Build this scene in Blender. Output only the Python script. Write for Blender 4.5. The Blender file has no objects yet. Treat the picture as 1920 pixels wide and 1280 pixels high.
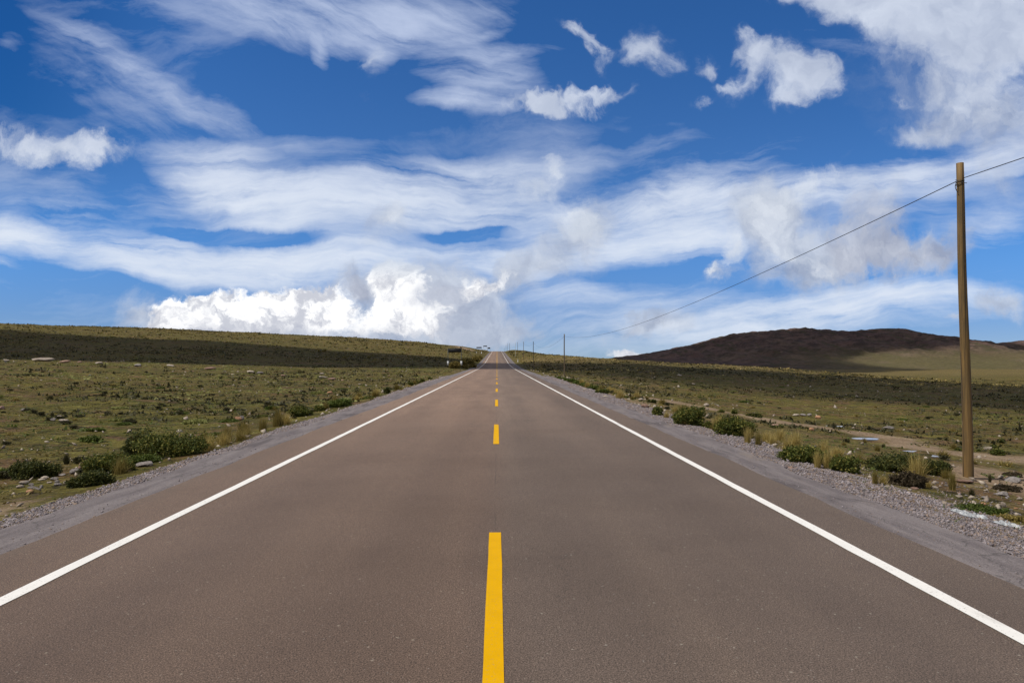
import bpy, math, random
import numpy as np
from mathutils import Vector, Matrix

random.seed(7)
rng = np.random.default_rng(11)
scene = bpy.context.scene
COL = scene.collection
R_ = math.radians

# ------------------------------------------------------------------ camera
FPX, VX, VY = 1379.0, 932.0, 674.0            # focal length and horizon point in 1920x1280 pixels
CAM_H = 1.69
yaw = math.atan((960 - VX) / FPX)
pitch = math.atan((VY - 640) / FPX)
cd = bpy.data.cameras.new('camera')
cam = bpy.data.objects.new('camera', cd)
COL.objects.link(cam)
cd.sensor_width = 36.0
cd.lens = FPX / 1920 * 36.0
cd.clip_start = 0.1
cd.clip_end = 60000
cam.location = (0, 0, CAM_H)
cam.rotation_euler = (math.pi / 2 + pitch, 0, -yaw)
scene.camera = cam
CAM_M = Matrix.Rotation(-yaw, 3, 'Z') @ Matrix.Rotation(math.pi / 2 + pitch, 3, 'X')


def ray(px, py):
    return CAM_M @ Vector(((px - 960) / FPX, -(py - 640) / FPX, -1.0))


def tang(px, py):
    d = ray(px, py)
    return d.x / d.y, d.z / d.y


# ------------------------------------------------------------------ sun, exposure
SUN_EL, SUN_AZ = R_(58), R_(-110)                # azimuth from +Y, clockwise
SUN = Vector((math.sin(SUN_AZ) * math.cos(SUN_EL), math.cos(SUN_AZ) * math.cos(SUN_EL), math.sin(SUN_EL)))
sd = bpy.data.lights.new('sun', 'SUN')
sd.energy = 4.2
sd.angle = R_(0.5)
sd.color = (1.0, 0.945, 0.86)
sun = bpy.data.objects.new('sun', sd)
COL.objects.link(sun)
sun.rotation_euler = (-SUN).to_track_quat('-Z', 'Y').to_euler()
sun.location = (0, 0, 50)

vs = scene.view_settings
vs.view_transform = 'Standard'
vs.look = 'None'
vs.exposure = 0.1
vs.gamma = 1.0
vs.use_curve_mapping = False


# ------------------------------------------------------------------ node helper
class NT:
    def __init__(self, tree):
        self.t = tree

    def node(self, typ, **kw):
        n = self.t.nodes.new(typ)
        for k, v in kw.items():
            setattr(n, k, v)
        return n

    def put(self, sock, v):
        if v is None:
            return
        if isinstance(v, bpy.types.NodeSocket):
            self.t.links.new(v, sock)
        else:
            if sock.type == 'RGBA' and isinstance(v, (int, float)):
                v = (v, v, v, 1.0)
            if sock.type == 'RGBA' and isinstance(v, (tuple, list)) and len(v) == 3:
                v = (*v, 1.0)
            sock.default_value = v

    def math(self, op, a, b=None, c=None, clamp=False):
        n = self.node('ShaderNodeMath', operation=op, use_clamp=clamp)
        for s, v in zip(n.inputs, (a, b, c)):
            self.put(s, v)
        return n.outputs[0]

    def vmath(self, op, a, b=None, scale=None):
        n = self.node('ShaderNodeVectorMath', operation=op)
        self.put(n.inputs[0], a)
        if b is not None:
            self.put(n.inputs[1], b)
        if scale is not None:
            self.put(n.inputs['Scale'], scale)
        return n.outputs[0]

    def mapping(self, v, loc=(0, 0, 0), rot=(0, 0, 0), sc=(1, 1, 1), typ='POINT'):
        n = self.node('ShaderNodeMapping', vector_type=typ)
        self.put(n.inputs['Vector'], v)
        n.inputs['Location'].default_value = loc
        n.inputs['Rotation'].default_value = rot
        n.inputs['Scale'].default_value = sc
        return n.outputs[0]

    def noise(self, v, scale=1.0, detail=4.0, rough=0.5, dist=0.0, color=False, dim='3D'):
        n = self.node('ShaderNodeTexNoise', noise_dimensions=dim)
        self.put(n.inputs['Vector'], v)
        n.inputs['Scale'].default_value = scale
        n.inputs['Detail'].default_value = detail
        n.inputs['Roughness'].default_value = rough
        n.inputs['Distortion'].default_value = dist
        return n.outputs['Color' if color else 'Fac']

    def voro(self, v, scale, out='Distance', feature='F1'):
        n = self.node('ShaderNodeTexVoronoi', feature=feature)
        self.put(n.inputs['Vector'], v)
        n.inputs['Scale'].default_value = scale
        return n.outputs[out]

    def smooth(self, v, a, b, lo=0.0, hi=1.0):
        n = self.node('ShaderNodeMapRange', interpolation_type='SMOOTHSTEP')
        for k, x in zip(range(5), (v, a, b, lo, hi)):
            self.put(n.inputs[k], x)
        return n.outputs[0]

    def lin(self, v, a, b, lo=0.0, hi=1.0):
        n = self.node('ShaderNodeMapRange')
        for k, x in zip(range(5), (v, a, b, lo, hi)):
            self.put(n.inputs[k], x)
        return n.outputs[0]

    def mix(self, f, a, b, mode='MIX'):
        n = self.node('ShaderNodeMix', data_type='RGBA', blend_type=mode)
        self.put(n.inputs[0], f)
        self.put(n.inputs[6], a)
        self.put(n.inputs[7], b)
        return n.outputs[2]

    def xyz(self, v):
        n = self.node('ShaderNodeSeparateXYZ')
        self.put(n.inputs[0], v)
        return n.outputs

    def comb(self, x, y, z=0.0):
        n = self.node('ShaderNodeCombineXYZ')
        for s, v in zip(n.inputs, (x, y, z)):
            self.put(s, v)
        return n.outputs[0]


# ------------------------------------------------------------------ world: sky and clouds
world = bpy.data.worlds.new('World')
scene.world = world
world.use_nodes = True
wt = world.node_tree
wt.nodes.clear()
W = NT(wt)
sky = W.node('ShaderNodeTexSky', sky_type='NISHITA')
sky.sun_disc = False
sky.sun_elevation = SUN_EL
sky.sun_rotation = SUN_AZ
sky.altitude = 4200
sky.air_density = 1.0
sky.dust_density = 0.3
sky.ozone_density = 2.0
gen = W.node('ShaderNodeTexCoord').outputs['Generated']
gx, gy, gz = W.xyz(gen)
gyc = W.math('MAXIMUM', gy, 0.12)
A = W.math('DIVIDE', gx, gyc)
E = W.math('DIVIDE', gz, gyc)
V = W.comb(A, E, 0.0)


def blobsum(vec, blobs):
    acc = None
    for (px, py, w, h, rot, amp) in blobs:
        a, e = tang(px, py)
        m = W.mapping(vec, (a, e, 0), (0, 0, R_(rot)), (w / FPX, h / FPX, 1.0), 'TEXTURE')
        g = W.node('ShaderNodeTexGradient', gradient_type='SPHERICAL')
        W.put(g.inputs[0], m)
        acc = W.math('MULTIPLY', g.outputs['Fac'], amp) if acc is None else W.math('MULTIPLY_ADD', g.outputs['Fac'], amp, acc)
    return acc


def warp(vec, scale, amount, detail, rough=0.55):
    c = W.noise(vec, scale, detail, rough, color=True)
    c = W.vmath('SUBTRACT', c, (0.5, 0.5, 0.5))
    c = W.vmath('MULTIPLY', c, (amount, amount, 0))
    return W.vmath('ADD', vec, c)


V_soft = warp(warp(V, 3.0, 0.10, 4.0, 0.5), 13.0, 0.022, 6.0, 0.65)
V_bill = warp(warp(V, 5.0, 0.075, 3.0, 0.5), 14.0, 0.085, 8.0, 0.66)


def streaks(vec, ang, along, across, rough=0.66, dist=0.4, off=0.0, lo=0.34, hi=0.66):
    m = W.mapping(W.vmath('ADD', vec, (off, off * 0.7, 0)), (0, 0, 0), (0, 0, R_(-ang)), (1, 1, 1))
    m = W.vmath('MULTIPLY', m, (along, across, 1.0))
    n = W.noise(m, 1.0, 9.0, rough, dist)
    return W.lin(n, lo, hi)


# (px, py, half width, half height, tilt, strength): where the high ice clouds lie in the sky
CIR_LEFT = [  # wisps falling to the right, upper left
    (170, 85, 140, 26, -28, 0.60), (330, 188, 180, 30, -30, 0.72), (130, 70, 90, 30, -10, 0.35), (270, 200, 250, 90, -28, 0.30), (220, 150, 330, 120, -22, 0.22),
    (620, 20, 420, 100, -6, 0.95), (740, 60, 190, 62, -6, 0.95), (560, 70, 220, 60, -22, 0.5), (830, 20, 200, 60, 4, 0.5), (390, 40, 200, 60, -20, 0.4), (450, 235, 90, 26, -38, 0.4),
    (130, 265, 200, 60, -12, 0.25), (15, 90, 40, 24, 0, 0.5), (600, 105, 20, 44, 18, 0.8), (715, 110, 34, 40, -14, 0.6),
]
CIR_MID = [
    (440, 330, 190, 62, -14, 1.3), (470, 375, 230, 60, -4, 1.0), (620, 385, 280, 60, 0, 0.7), (830, 345, 300, 56, 4, 1.25), (860, 392, 230, 38, 2, 1.2), (700, 350, 200, 40, 2, 0.5),
    (30, 446, 125, 44, -6, 1.4), (210, 470, 300, 54, -5, 0.75), (150, 400, 240, 40, -4, 0.35), (430, 470, 250, 32, -2, 1.25), (560, 492, 200, 34, 0, 1.1),
    (390, 515, 270, 34, -4, 0.85), (600, 470, 260, 60, 0, 0.45), (780, 470, 280, 70, 4, 0.75), (660, 520, 260, 36, 0, 0.8), (900, 490, 120, 30, 8, 0.6),
    (20, 502, 80, 12, -8, 0.8), (110, 345, 260, 60, -6, 0.22), (900, 128, 150, 50, 6, 0.95), (930, 165, 140, 40, 2, 0.55), (865, 205, 125, 24, -4, 1.25), (960, 95, 150, 22, 6, 0.5), (890, 74, 90, 14, 16, 0.65),
    (560, 290, 330, 40, -6, 0.2), (470, 437, 200, 20, -3, -1.0), (870, 434, 110, 16, 3, -1.3), (130, 520, 220, 24, -4, -0.5),
]
CIR_RIGHT = [  # bands climbing to the right
    (1310, 352, 210, 44, 8, 1.0), (1170, 395, 250, 46, 10, 0.95), (1300, 425, 230, 52, 10, 1.1), (1520, 355, 260, 50, 8, 1.0), (1720, 330, 270, 46, 11, 1.2),
    (1890, 290, 160, 40, 14, 1.0), (1080, 440, 170, 90, 14, 0.75), (1160, 470, 200, 40, 6, 0.75), (1000, 500, 140, 60, 12, 0.5),
    (1560, 585, 400, 62, 3, 1.05), (1690, 560, 260, 40, 3, 0.75), (1400, 610, 300, 40, 2, 0.5), (1050, 553, 120, 28, 4, 0.6), (1230, 545, 160, 32, 4, 0.45),
    (1250, 610, 420, 80, 3, 0.6), (1130, 300, 260, 26, 12, 0.35), (1600, 400, 500, 60, 9, 0.3), (1480, 290, 340, 50, 5, 0.25), (1860, 420, 160, 60, 12, 0.35), (1750, 250, 220, 60, 14, 0.25),
]
patchy = W.lin(W.noise(W.vmath('MULTIPLY', V_soft, (5.0, 13.0, 1)), 1.0, 5.0, 0.6), 0.34, 0.66, 0.45, 1.55)
cirL = W.math('MULTIPLY', blobsum(V_soft, CIR_LEFT), streaks(V_soft, -24, 5.0, 26.0, lo=0.24, hi=0.80))
cirM = W.math('MULTIPLY', W.math('MAXIMUM', blobsum(V_soft, CIR_MID), 0.0), W.math('MULTIPLY', streaks(V_soft, -2, 3.2, 28.0, off=3.0, lo=0.26, hi=0.70), patchy))
cirR = W.math('MULTIPLY', blobsum(V_soft, CIR_RIGHT), W.math('MULTIPLY', streaks(V_soft, 9, 3.6, 26.0, off=7.0, lo=0.28, hi=0.70), patchy))
veil2 = W.math('MULTIPLY', W.smooth(E, 0.10, 0.25, 0.0, 0.42), W.math('MULTIPLY', streaks(V_soft, 6, 3.0, 10.0, off=19.0, lo=0.36, hi=0.80), W.smooth(W.noise(W.vmath('MULTIPLY', V_soft, (2.5, 5.0, 1)), 1.0, 4.0, 0.5), 0.38, 0.62)))
veil = W.math('MULTIPLY', W.smooth(E, 0.42, 0.06, 0.04, 0.22), streaks(V_soft, 3, 2.2, 16.0, off=11.0, lo=0.3, hi=0.7))
fil = W.lin(W.noise(W.vmath('MULTIPLY', V_soft, (9.0, 60.0, 1)), 1.0, 6.0, 0.7, 0.3), 0.32, 0.68, 0.82, 1.18)
cir = W.math('ADD', W.math('MULTIPLY', W.math('ADD', W.math('ADD', cirL, cirM), cirR), fil), W.math('ADD', veil, veil2))
cir = W.math('SUBTRACT', 1.0, W.math('EXPONENT', W.math('MULTIPLY', W.math('MAXIMUM', W.math('SUBTRACT', cir, 0.13), 0.0), -2.2)))

GREY = [
    (690, 548, 75, 70, 0, 1.2), (800, 545, 110, 75, 10, 1.2), (860, 575, 90, 95, 20, 1.2), (935, 575, 110, 60, 35, 0.7), (920, 625, 110, 40, 0, 0.6), (455, 625, 250, 45, -3, 1.2), (640, 625, 260, 48, -3, 1.3),
    (270, 588, 60, 55, -10, 0.95), (780, 610, 150, 50, 0, 1.0), (925, 525, 85, 36, 35, 0.85), (990, 490, 90, 50, 25, 0.8), (1090, 440, 110, 65, 40, 1.0),
    (730, 415, 62, 60, 0, 0.95), (1420, 400, 95, 95, 20, 1.0), (1480, 440, 100, 110, -10, 1.2), (1540, 495, 85, 80, -10, 1.05), (1430, 520, 110, 50, 0, 0.65),
    (1345, 510, 50, 26, 40, 0.8), (1640, 400, 75, 100, 5, 0.75), (1700, 475, 150, 50, -6, 0.95), (1780, 450, 120, 60, 15, 0.5), (1590, 460, 90, 70, 0, 0.6),
    (1245, 597, 105, 32, 3, 0.85), (1180, 605, 70, 30, 15, 0.75), (960, 622, 60, 30, 10, 0.6), (1125, 640, 22, 26, 20, 0.35),
    (1870, 560, 70, 32, 28, 0.85), (1910, 568, 40, 40, 0, 0.8), (1790, 575, 40, 16, 0, 0.75), (1760, 190, 240, 130, -20, 0.62), (1880, 220, 170, 130, 0, 0.6), (1860, 345, 60, 40, 0, 0.35), (1905, 360, 40, 50, 20, 0.5),
    (1745, 250, 60, 45, 0, 0.45), (1690, 255, 50, 30, 0, 0.5),
]
WHITE = [
    (795, 600, 90, 42, 0, 0.95), (715, 598, 90, 36, 0, 0.85), (560, 560, 70, 40, 10, 0.7),
    (360, 598, 85, 52, 10, 1.35), (440, 588, 110, 55, 0, 1.3), (540, 590, 110, 62, 5, 1.3), (605, 565, 85, 62, 20, 1.5), (752, 540, 52, 62, -10, 1.6), 
    (1366, 455, 32, 50, 10, 1.0), (1040, 308, 36, 30, 0, 1.0), (1020, 350, 75, 40, 20, 0.8), (1080, 405, 60, 60, 40, 0.55),
    
    
    (85, 272, 165, 44, -6, 1.25), (190, 278, 120, 26, -10, 0.7), (1176, 667, 56, 24, 0, 1.0), (1420, 385, 70, 60, 20, 0.75), (1455, 440, 60, 70, -10, 0.6), (1520, 480, 60, 50, 0, 0.5), (1345, 500, 46, 24, 45, 0.45), (930, 525, 60, 24, 35, 0.5), (880, 540, 50, 40, 20, 0.6), (1530, 345, 60, 30, 0, 0.7), (1490, 360, 60, 40, 20, 0.6), (1590, 345, 50, 34, 0, 0.55), (740, 405, 45, 42, 0, 0.8),
    (1100, 430, 40, 50, 40, 0.7), 
]
GREY_FRONT = [
    (690, 545, 55, 50, 0, 1.0), (812, 556, 70, 36, 10, 0.9), (455, 628, 230, 30, -3, 0.75), (640, 626, 170, 30, -3, 0.85), (860, 590, 60, 80, 15, 0.7), (1640, 405, 80, 90, 5, 0.95), (1700, 475, 160, 46, -6, 1.05), (1600, 470, 90, 60, 0, 0.7), (1790, 455, 80, 40, 10, 0.5), (1560, 470, 60, 80, 0, 0.5), (1100, 470, 50, 60, 30, 0.5),
]
gf = blobsum(V_bill, GREY_FRONT)
PUFFS = [  # scattered fair weather puffs high up
    (1480, 125, 120, 66, -18, 1.25), (1415, 92, 60, 46, -30, 0.9), (1385, 150, 70, 40, 20, 0.7), (1530, 140, 80, 60, -10, 0.8), (1490, 178, 60, 36, 0, 0.7),
    (1215, 92, 62, 50, -10, 1.15), (1085, 58, 60, 26, -25, 0.85), (1125, 75, 60, 20, -30, 0.5), (1135, 105, 24, 44, 10, 0.55), (1308, 112, 40, 36, 25, 0.8), (1350, 148, 40, 20, 0, 0.5),
    (1080, 185, 120, 30, 8, 1.2), (1150, 166, 60, 20, 12, 0.7), (990, 190, 70, 20, 0, 0.65), (1305, 188, 40, 16, 10, 0.6), (712, 108, 34, 40, -10, 0.8), (1680, 205, 34, 20, 0, 0.6), (1005, 190, 30, 14, 0, 0.5),
    (1740, 15, 330, 105, -16, 1.5), (1890, 45, 220, 115, -4, 1.3), (1560, -20, 220, 60, -12, 1.0), (1740, 110, 190, 75, -20, 0.8), (1780, 200, 140, 70, -10, 0.55), (1870, 150, 120, 120, 0, 0.6), (1720, 260, 60, 30, 20, 0.45),
]
V_puff = warp(warp(V, 9.0, 0.10, 4.0, 0.55), 22.0, 0.055, 7.0, 0.66)
pf = blobsum(V_puff, PUFFS)
gr = blobsum(V_bill, GREY)
wh = blobsum(V_bill, WHITE)
nb = W.noise(V_bill, 24.0, 9.0, 0.64)
nbs = W.math('SUBTRACT', nb, 0.5)
high = W.smooth(E, 0.16, 0.30)
g_e = W.math('MULTIPLY_ADD', nbs, 0.9, gr)
g_d = W.math('MULTIPLY', W.smooth(g_e, 0.0, 1.15, 0.0, 0.90), W.smooth(gr, 0.0, 0.40))
w_e = W.math('MULTIPLY_ADD', nbs, W.lin(high, 0, 1, 1.5, 2.0), wh)
w_lo = W.smooth(w_e, 0.14, 0.62)
w_mid = W.smooth(w_e, -0.10, 1.30, 0.0, 0.92)
w_hi = W.smooth(w_e, -0.10, 1.30, 0.0, 0.95)
thin = W.mix(high, 1.0, W.smooth(W.noise(V_bill, 9.0, 5.0, 0.6), 0.30, 0.55, 0.62, 1.0))
w_d = W.math('MULTIPLY', W.mix(W.smooth(E, 0.11, 0.15), w_lo, W.mix(high, w_mid, w_hi)), W.math('MULTIPLY', thin, W.smooth(wh, 0.0, 0.40)))
# relief: lit from the upper left
n1 = W.noise(V_bill, 11.0, 8.0, 0.62)
n2 = W.noise(W.vmath('ADD', V_bill, (-0.016, 0.020, 0)), 11.0, 8.0, 0.62)
rel = W.math('MULTIPLY_ADD', W.math('SUBTRACT', n1, n2), 2.6, 0.5, clamp=True)
m1 = W.noise(V_bill, 30.0, 6.0, 0.6)
m2 = W.noise(W.vmath('ADD', V_bill, (-0.007, 0.009, 0)), 30.0, 6.0, 0.6)
rel_lo = W.math('MULTIPLY_ADD', W.math('SUBTRACT', m1, m2), 1.5, rel, clamp=True)
K = 10.0
white_lo = W.mix(W.math('MULTIPLY', W.smooth(rel_lo, 0.18, 0.72), W.smooth(E, 0.022, 0.060, 0.45, 1.0)), (0.56 * K, 0.58 * K, 0.65 * K), (1.06 * K, 1.06 * K, 1.06 * K))
white_hi = W.mix(rel, (0.45 * K, 0.51 * K, 0.65 * K), (0.58 * K, 0.64 * K, 0.78 * K))
white_mid = W.mix(rel, (0.52 * K, 0.58 * K, 0.68 * K), (0.82 * K, 0.86 * K, 0.92 * K))
white_c = W.mix(W.smooth(E, 0.100, 0.135), white_lo, W.mix(W.smooth(E, 0.22, 0.36), white_mid, white_hi))
grey_c = W.mix(rel, (0.30 * K, 0.35 * K, 0.47 * K), (0.62 * K, 0.67 * K, 0.76 * K))
cir_c = W.mix(W.smooth(E, 0.16, 0.42), (0.70 * K, 0.76 * K, 0.86 * K), (0.48 * K, 0.56 * K, 0.75 * K))
tint = W.mix(W.smooth(E, 0.02, 0.18), (0.41, 0.52, 0.76), W.mix(W.smooth(E, 0.18, 0.50), (0.44, 0.80, 1.14), (0.34, 0.80, 1.24)))
skyc = W.mix(1.0, sky.outputs[0], tint, 'MULTIPLY')
skyc = W.mix(W.math('MULTIPLY', W.smooth(A, -0.40, -0.68), W.smooth(E, 0.15, 0.35)), skyc, W.mix(1.0, skyc, (0.35, 0.62, 0.72), 'MULTIPLY'))
c = W.mix(cir, skyc, cir_c)
c = W.mix(g_d, c, grey_c)
c = W.mix(w_d, c, white_c)
p_e = W.math('MULTIPLY_ADD', nbs, 1.5, pf)
p_d = W.math('MULTIPLY', W.smooth(p_e, 0.0, 1.25, 0.0, 0.97), W.smooth(pf, 0.0, 0.55))
p_c = W.mix(W.math('MULTIPLY_ADD', W.math('SUBTRACT', W.noise(V_puff, 9.0, 5.0, 0.55), W.noise(W.vmath('ADD', V_puff, (-0.020, 0.026, 0)), 9.0, 5.0, 0.55)), 2.6, 0.55, clamp=True), (0.38 * K, 0.44 * K, 0.58 * K), (0.62 * K, 0.68 * K, 0.80 * K))
c = W.mix(p_d, c, p_c)
gf_d = W.smooth(W.math('MULTIPLY_ADD', nbs, 1.0, gf), 0.12, 1.0, 0.0, 0.75)
c = W.mix(gf_d, c, W.mix(rel, (0.30 * K, 0.33 * K, 0.43 * K), (0.55 * K, 0.58 * K, 0.67 * K)))
# broken cloud added out of view overhead and behind, warm to offset blue fill
front = W.math('MULTIPLY', W.smooth(gy, 0.05, 0.2), W.smooth(E, 0.75, 0.56))
backn = W.noise(gen, 3.0, 7.0, 0.6)
back = W.mix(W.smooth(backn, 0.40, 0.60, 0.1, 0.95), skyc, (0.68 * K, 0.63 * K, 0.56 * K))
c = W.mix(front, back, c)
bg = W.node('ShaderNodeBackground')
W.put(bg.inputs[0], c)
bg.inputs[1].default_value = 0.10
wo = W.node('ShaderNodeOutputWorld')
wt.links.new(bg.outputs[0], wo.inputs[0])
world.cycles.sampling_method = 'MANUAL'
world.cycles.sample_map_resolution = 512


# ------------------------------------------------------------------ mesh helpers
def link(o, parent=None):
    COL.objects.link(o)
    if parent is not None:
        o.parent = parent
    return o


def mesh(name, verts, faces, mat=None, smooth=False):
    """verts (n,3); faces: array (m,k) or a list of such arrays"""
    verts = np.asarray(verts, dtype=np.float32)
    fl = faces if isinstance(faces, list) else [faces]
    fl = [np.asarray(f, dtype=np.int32) for f in fl if len(f)]
    me = bpy.data.meshes.new(name)
    me.vertices.add(len(verts))
    me.vertices.foreach_set('co', verts.ravel())
    loops = np.concatenate([f.ravel() for f in fl])
    sizes = np.concatenate([np.full(len(f), f.shape[1], dtype=np.int32) for f in fl])
    starts = np.concatenate([[0], np.cumsum(sizes)[:-1]]).astype(np.int32)
    me.loops.add(len(loops))
    me.loops.foreach_set('vertex_index', loops)
    me.polygons.add(len(sizes))
    me.polygons.foreach_set('loop_start', starts)
    me.polygons.foreach_set('loop_total', sizes)
    me.update(calc_edges=True)
    me.validate()
    if smooth:
        me.polygons.foreach_set('use_smooth', np.ones(len(me.polygons), dtype=bool))
    if mat is not None:
        me.materials.append(mat)
    return me


def obj(name, me, parent=None, loc=None):
    o = bpy.data.objects.new(name, me)
    if loc is not None:
        o.location = loc
    return link(o, parent)


def tag(o, label=None, cat=None, group=None, kind=None):
    if label:
        o['label'] = label
    if cat:
        o['category'] = cat
    if group:
        o['group'] = group
    if kind:
        o['kind'] = kind
    return o


def empty(name, loc):
    o = bpy.data.objects.new(name, None)
    o.empty_display_size = 0.2
    o.location = loc
    return link(o)


def attr(me, name, vals):
    a = me.attributes.new(name, 'FLOAT', 'POINT')
    a.data.foreach_set('value', np.asarray(vals, dtype=np.float32))


def grid_faces(nr, nc, off=0):
    i = np.arange(nr - 1)[:, None] * nc + np.arange(nc - 1)[None, :]
    i = i.ravel() + off
    return np.stack([i, i + 1, i + nc + 1, i + nc], 1)


# value noise
_perm = np.random.default_rng(3).random((256, 256))


def vnoise(x, y):
    xi = np.floor(x).astype(int)
    yi = np.floor(y).astype(int)
    fx = x - xi
    fy = y - yi
    fx = fx * fx * (3 - 2 * fx)
    fy = fy * fy * (3 - 2 * fy)
    g = lambda a, b: _perm[a & 255, b & 255]
    return ((g(xi, yi) * (1 - fx) + g(xi + 1, yi) * fx) * (1 - fy) + (g(xi, yi + 1) * (1 - fx) + g(xi + 1, yi + 1) * fx) * fy) - 0.5


def fbm(x, y, octv=4, rough=0.5):
    s = 0
    a = 1.0
    for k in range(octv):
        s = s + a * vnoise(x * 2 ** k + 17.3 * k, y * 2 ** k + 9.1 * k)
        a *= rough
    return s


def sm(t):
    t = np.clip(t, 0, 1)
    return t * t * (3 - 2 * t)


# ------------------------------------------------------------------ terrain
_ry = np.arange(-400, 12001, 5.0)
_rk = [(-400, 0), (0, 0), (125, -0.02), (145, 0.0), (205, 0.56), (323, 3.0), (450, 5.75), (549, 7.95), (620, 8.55), (700, 9.1), (800, 9.5), (1000, 8.5), (1500, -2), (2500, -15), (12000, -18)]
_rz = np.interp(_ry, [k[0] for k in _rk], [k[1] for k in _rk])
_ker = np.hanning(9)
_ker /= _ker.sum()
_rz = np.convolve(np.pad(_rz, 4, mode='edge'), _ker, mode='valid')


def RZ(y):
    return np.interp(y, _ry, _rz)


# cross sections (distance out from the verge -> height over the road), at several distances
_S = np.concatenate([np.arange(0, 60, 1.0), np.geomspace(60, 9000, 90)])
L_TAB = [
    (-60, [(0, -.12), (3, -.42), (8, -.5), (20, -.3), (40, .3), (80, 1.5), (9000, 3)]),
    (60, [(0, -.12), (3, -.42), (8, -.45), (20, -.15), (40, .7), (60, 1.9), (120, 3.5), (9000, 6)]),
    (105, [(0, -.1), (3, -.3), (8, -.3), (20, -.05), (40, .65), (60, 1.55), (75, 1.95), (120, 3.0), (9000, 6)]),
    (130, [(0, -.1), (2, .25), (6, .35), (20, .4), (40, 1.0), (60, 1.6), (90, 2.3), (200, 4), (9000, 8)]),
    (220, [(0, -.1), (2, .7), (8, 1.5), (20, 2.3), (45, 3.6), (95, 6.4), (150, 9), (400, 14), (9000, 20)]),
    (340, [(0, -.1), (3, 1.2), (10, 2.0), (20, 3.2), (45, 5.2), (95, 9.0), (195, 14), (400, 19), (9000, 25)]),
    (500, [(0, -.1), (5, .5), (10, .9), (20, 3.6), (45, 6.0), (95, 9.7), (195, 14.4), (342, 18.7), (800, 25), (9000, 25)]),
    (800, [(0, -.1), (5, .3), (20, 2.5), (95, 6), (342, 12), (9000, 12)]),
    (2000, [(0, -.1), (100, 0), (9000, 0)]),
    (12000, [(0, -.1), (100, 0), (9000, 0)]),
]
R_TAB = [
    (-60, [(0, -.12), (3.5, -.52), (8, -1.1), (10, -1.35), (20, -1.9), (55, -3.0), (120, -4.5), (9000, -30)]),
    (60, [(0, -.12), (3.5, -.52), (8, -1.05), (10, -1.35), (20, -1.9), (55, -3.0), (120, -4.5), (9000, -30)]),
    (100, [(0, -.1), (3.5, -.5), (10, -.9), (20, -1.3), (55, -3.0), (120, -4.6), (9000, -30)]),
    (160, [(0, -.1), (3.5, -.2), (10, .1), (25, .2), (55, -1.1), (85, -2.8), (120, -4.9), (9000, -30)]),
    (200, [(0, -.1), (3, .1), (8, .5), (25, 1.2), (61, -.65), (85, -1.9), (103, -3.2), (121, -5.4), (200, -8), (9000, -30)]),
    (280, [(0, -.1), (4, .4), (10, 1.3), (20, .9), (40, -.9), (60, -2.7), (100, -7), (200, -12), (9000, -30)]),
    (350, [(0, -.1), (4, .6), (8, 1.9), (13, .7), (26, -.4), (38, -1.1), (48, -1.7), (80, -5), (120, -9), (300, -18), (9000, -30)]),
    (550, [(0, -.1), (4, .2), (8, .4), (15, 0), (40, -4), (80, -9), (200, -20), (9000, -30)]),
    (900, [(0, -.1), (20, -1), (100, -14), (300, -24), (9000, -26)]),
    (2000, [(0, -.1), (100, -4), (9000, -6)]),
    (12000, [(0, -.1), (100, 0), (9000, 0)]),
]


def dense(tab):
    yk = np.array([t[0] for t in tab], float)
    rows = []
    for _, pts in tab:
        r = np.interp(_S, [p[0] for p in pts], [p[1] for p in pts])
        k = np.array([.25, .5, .25])
        for _ in range(2):
            r2 = np.convolve(np.pad(r, 1, mode='edge'), k, mode='valid')
            r2[0] = r[0]
            r = r2
        rows.append(r)
    return yk, np.array(rows)


_LY, _LR = dense(L_TAB)
_RY, _RR = dense(R_TAB)


def lookup(yk, rows, s, y):
    y = np.clip(y, yk[0], yk[-1] - 1e-6)
    i = np.clip(np.searchsorted(yk, y, side='right') - 1, 0, len(yk) - 2)
    t = (y - yk[i]) / (yk[i + 1] - yk[i])
    s = np.clip(s, 0, _S[-1] - 1e-6)
    j = np.clip(np.searchsorted(_S, s, side='right') - 1, 0, len(_S) - 2)
    u = (s - _S[j]) / (_S[j + 1] - _S[j])
    a = rows[i, j] * (1 - u) + rows[i, j + 1] * u
    b = rows[i + 1, j] * (1 - u) + rows[i + 1, j + 1] * u
    return a * (1 - t) + b * t


def zbase(x, y):
    x = np.asarray(x, float)
    y = np.asarray(y, float)
    sl = -x - 5.3
    sr = x - 5.3
    z = np.where(x < 0, lookup(_LY, _LR, sl, y), lookup(_RY, _RR, sr, y))
    off = np.maximum(np.abs(x) - 5.3, 0)
    d = np.sqrt(x * x + y * y)
    amp = sm(off / 6)
    z = z + amp * (0.16 * fbm(x * .22, y * .22, 4) + 0.05 * fbm(x * 1.1 + 5, y * 1.1, 2) + np.clip(d / 200, 0, 3) * 0.5 * fbm(x * .03 + 40, y * .03 + 7, 4))
    return z + RZ(y)


PUDDLES = []


def zfun(x, y):
    z = zbase(x, y)
    for (cx, cy, rx, ry, ang, zc) in PUDDLES:
        dx = np.asarray(x) - cx
        dy = np.asarray(y) - cy
        c_, s_ = math.cos(ang), math.sin(ang)
        q = np.sqrt(((dx * c_ + dy * s_) / rx) ** 2 + ((-dx * s_ + dy * c_) / ry) ** 2)
        t = sm((1.9 - q) / 0.7)
        z = z * (1 - t) + (zc - 0.02) * t + 0.05 * sm((q - .75) / .5) * t
    return z


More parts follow.
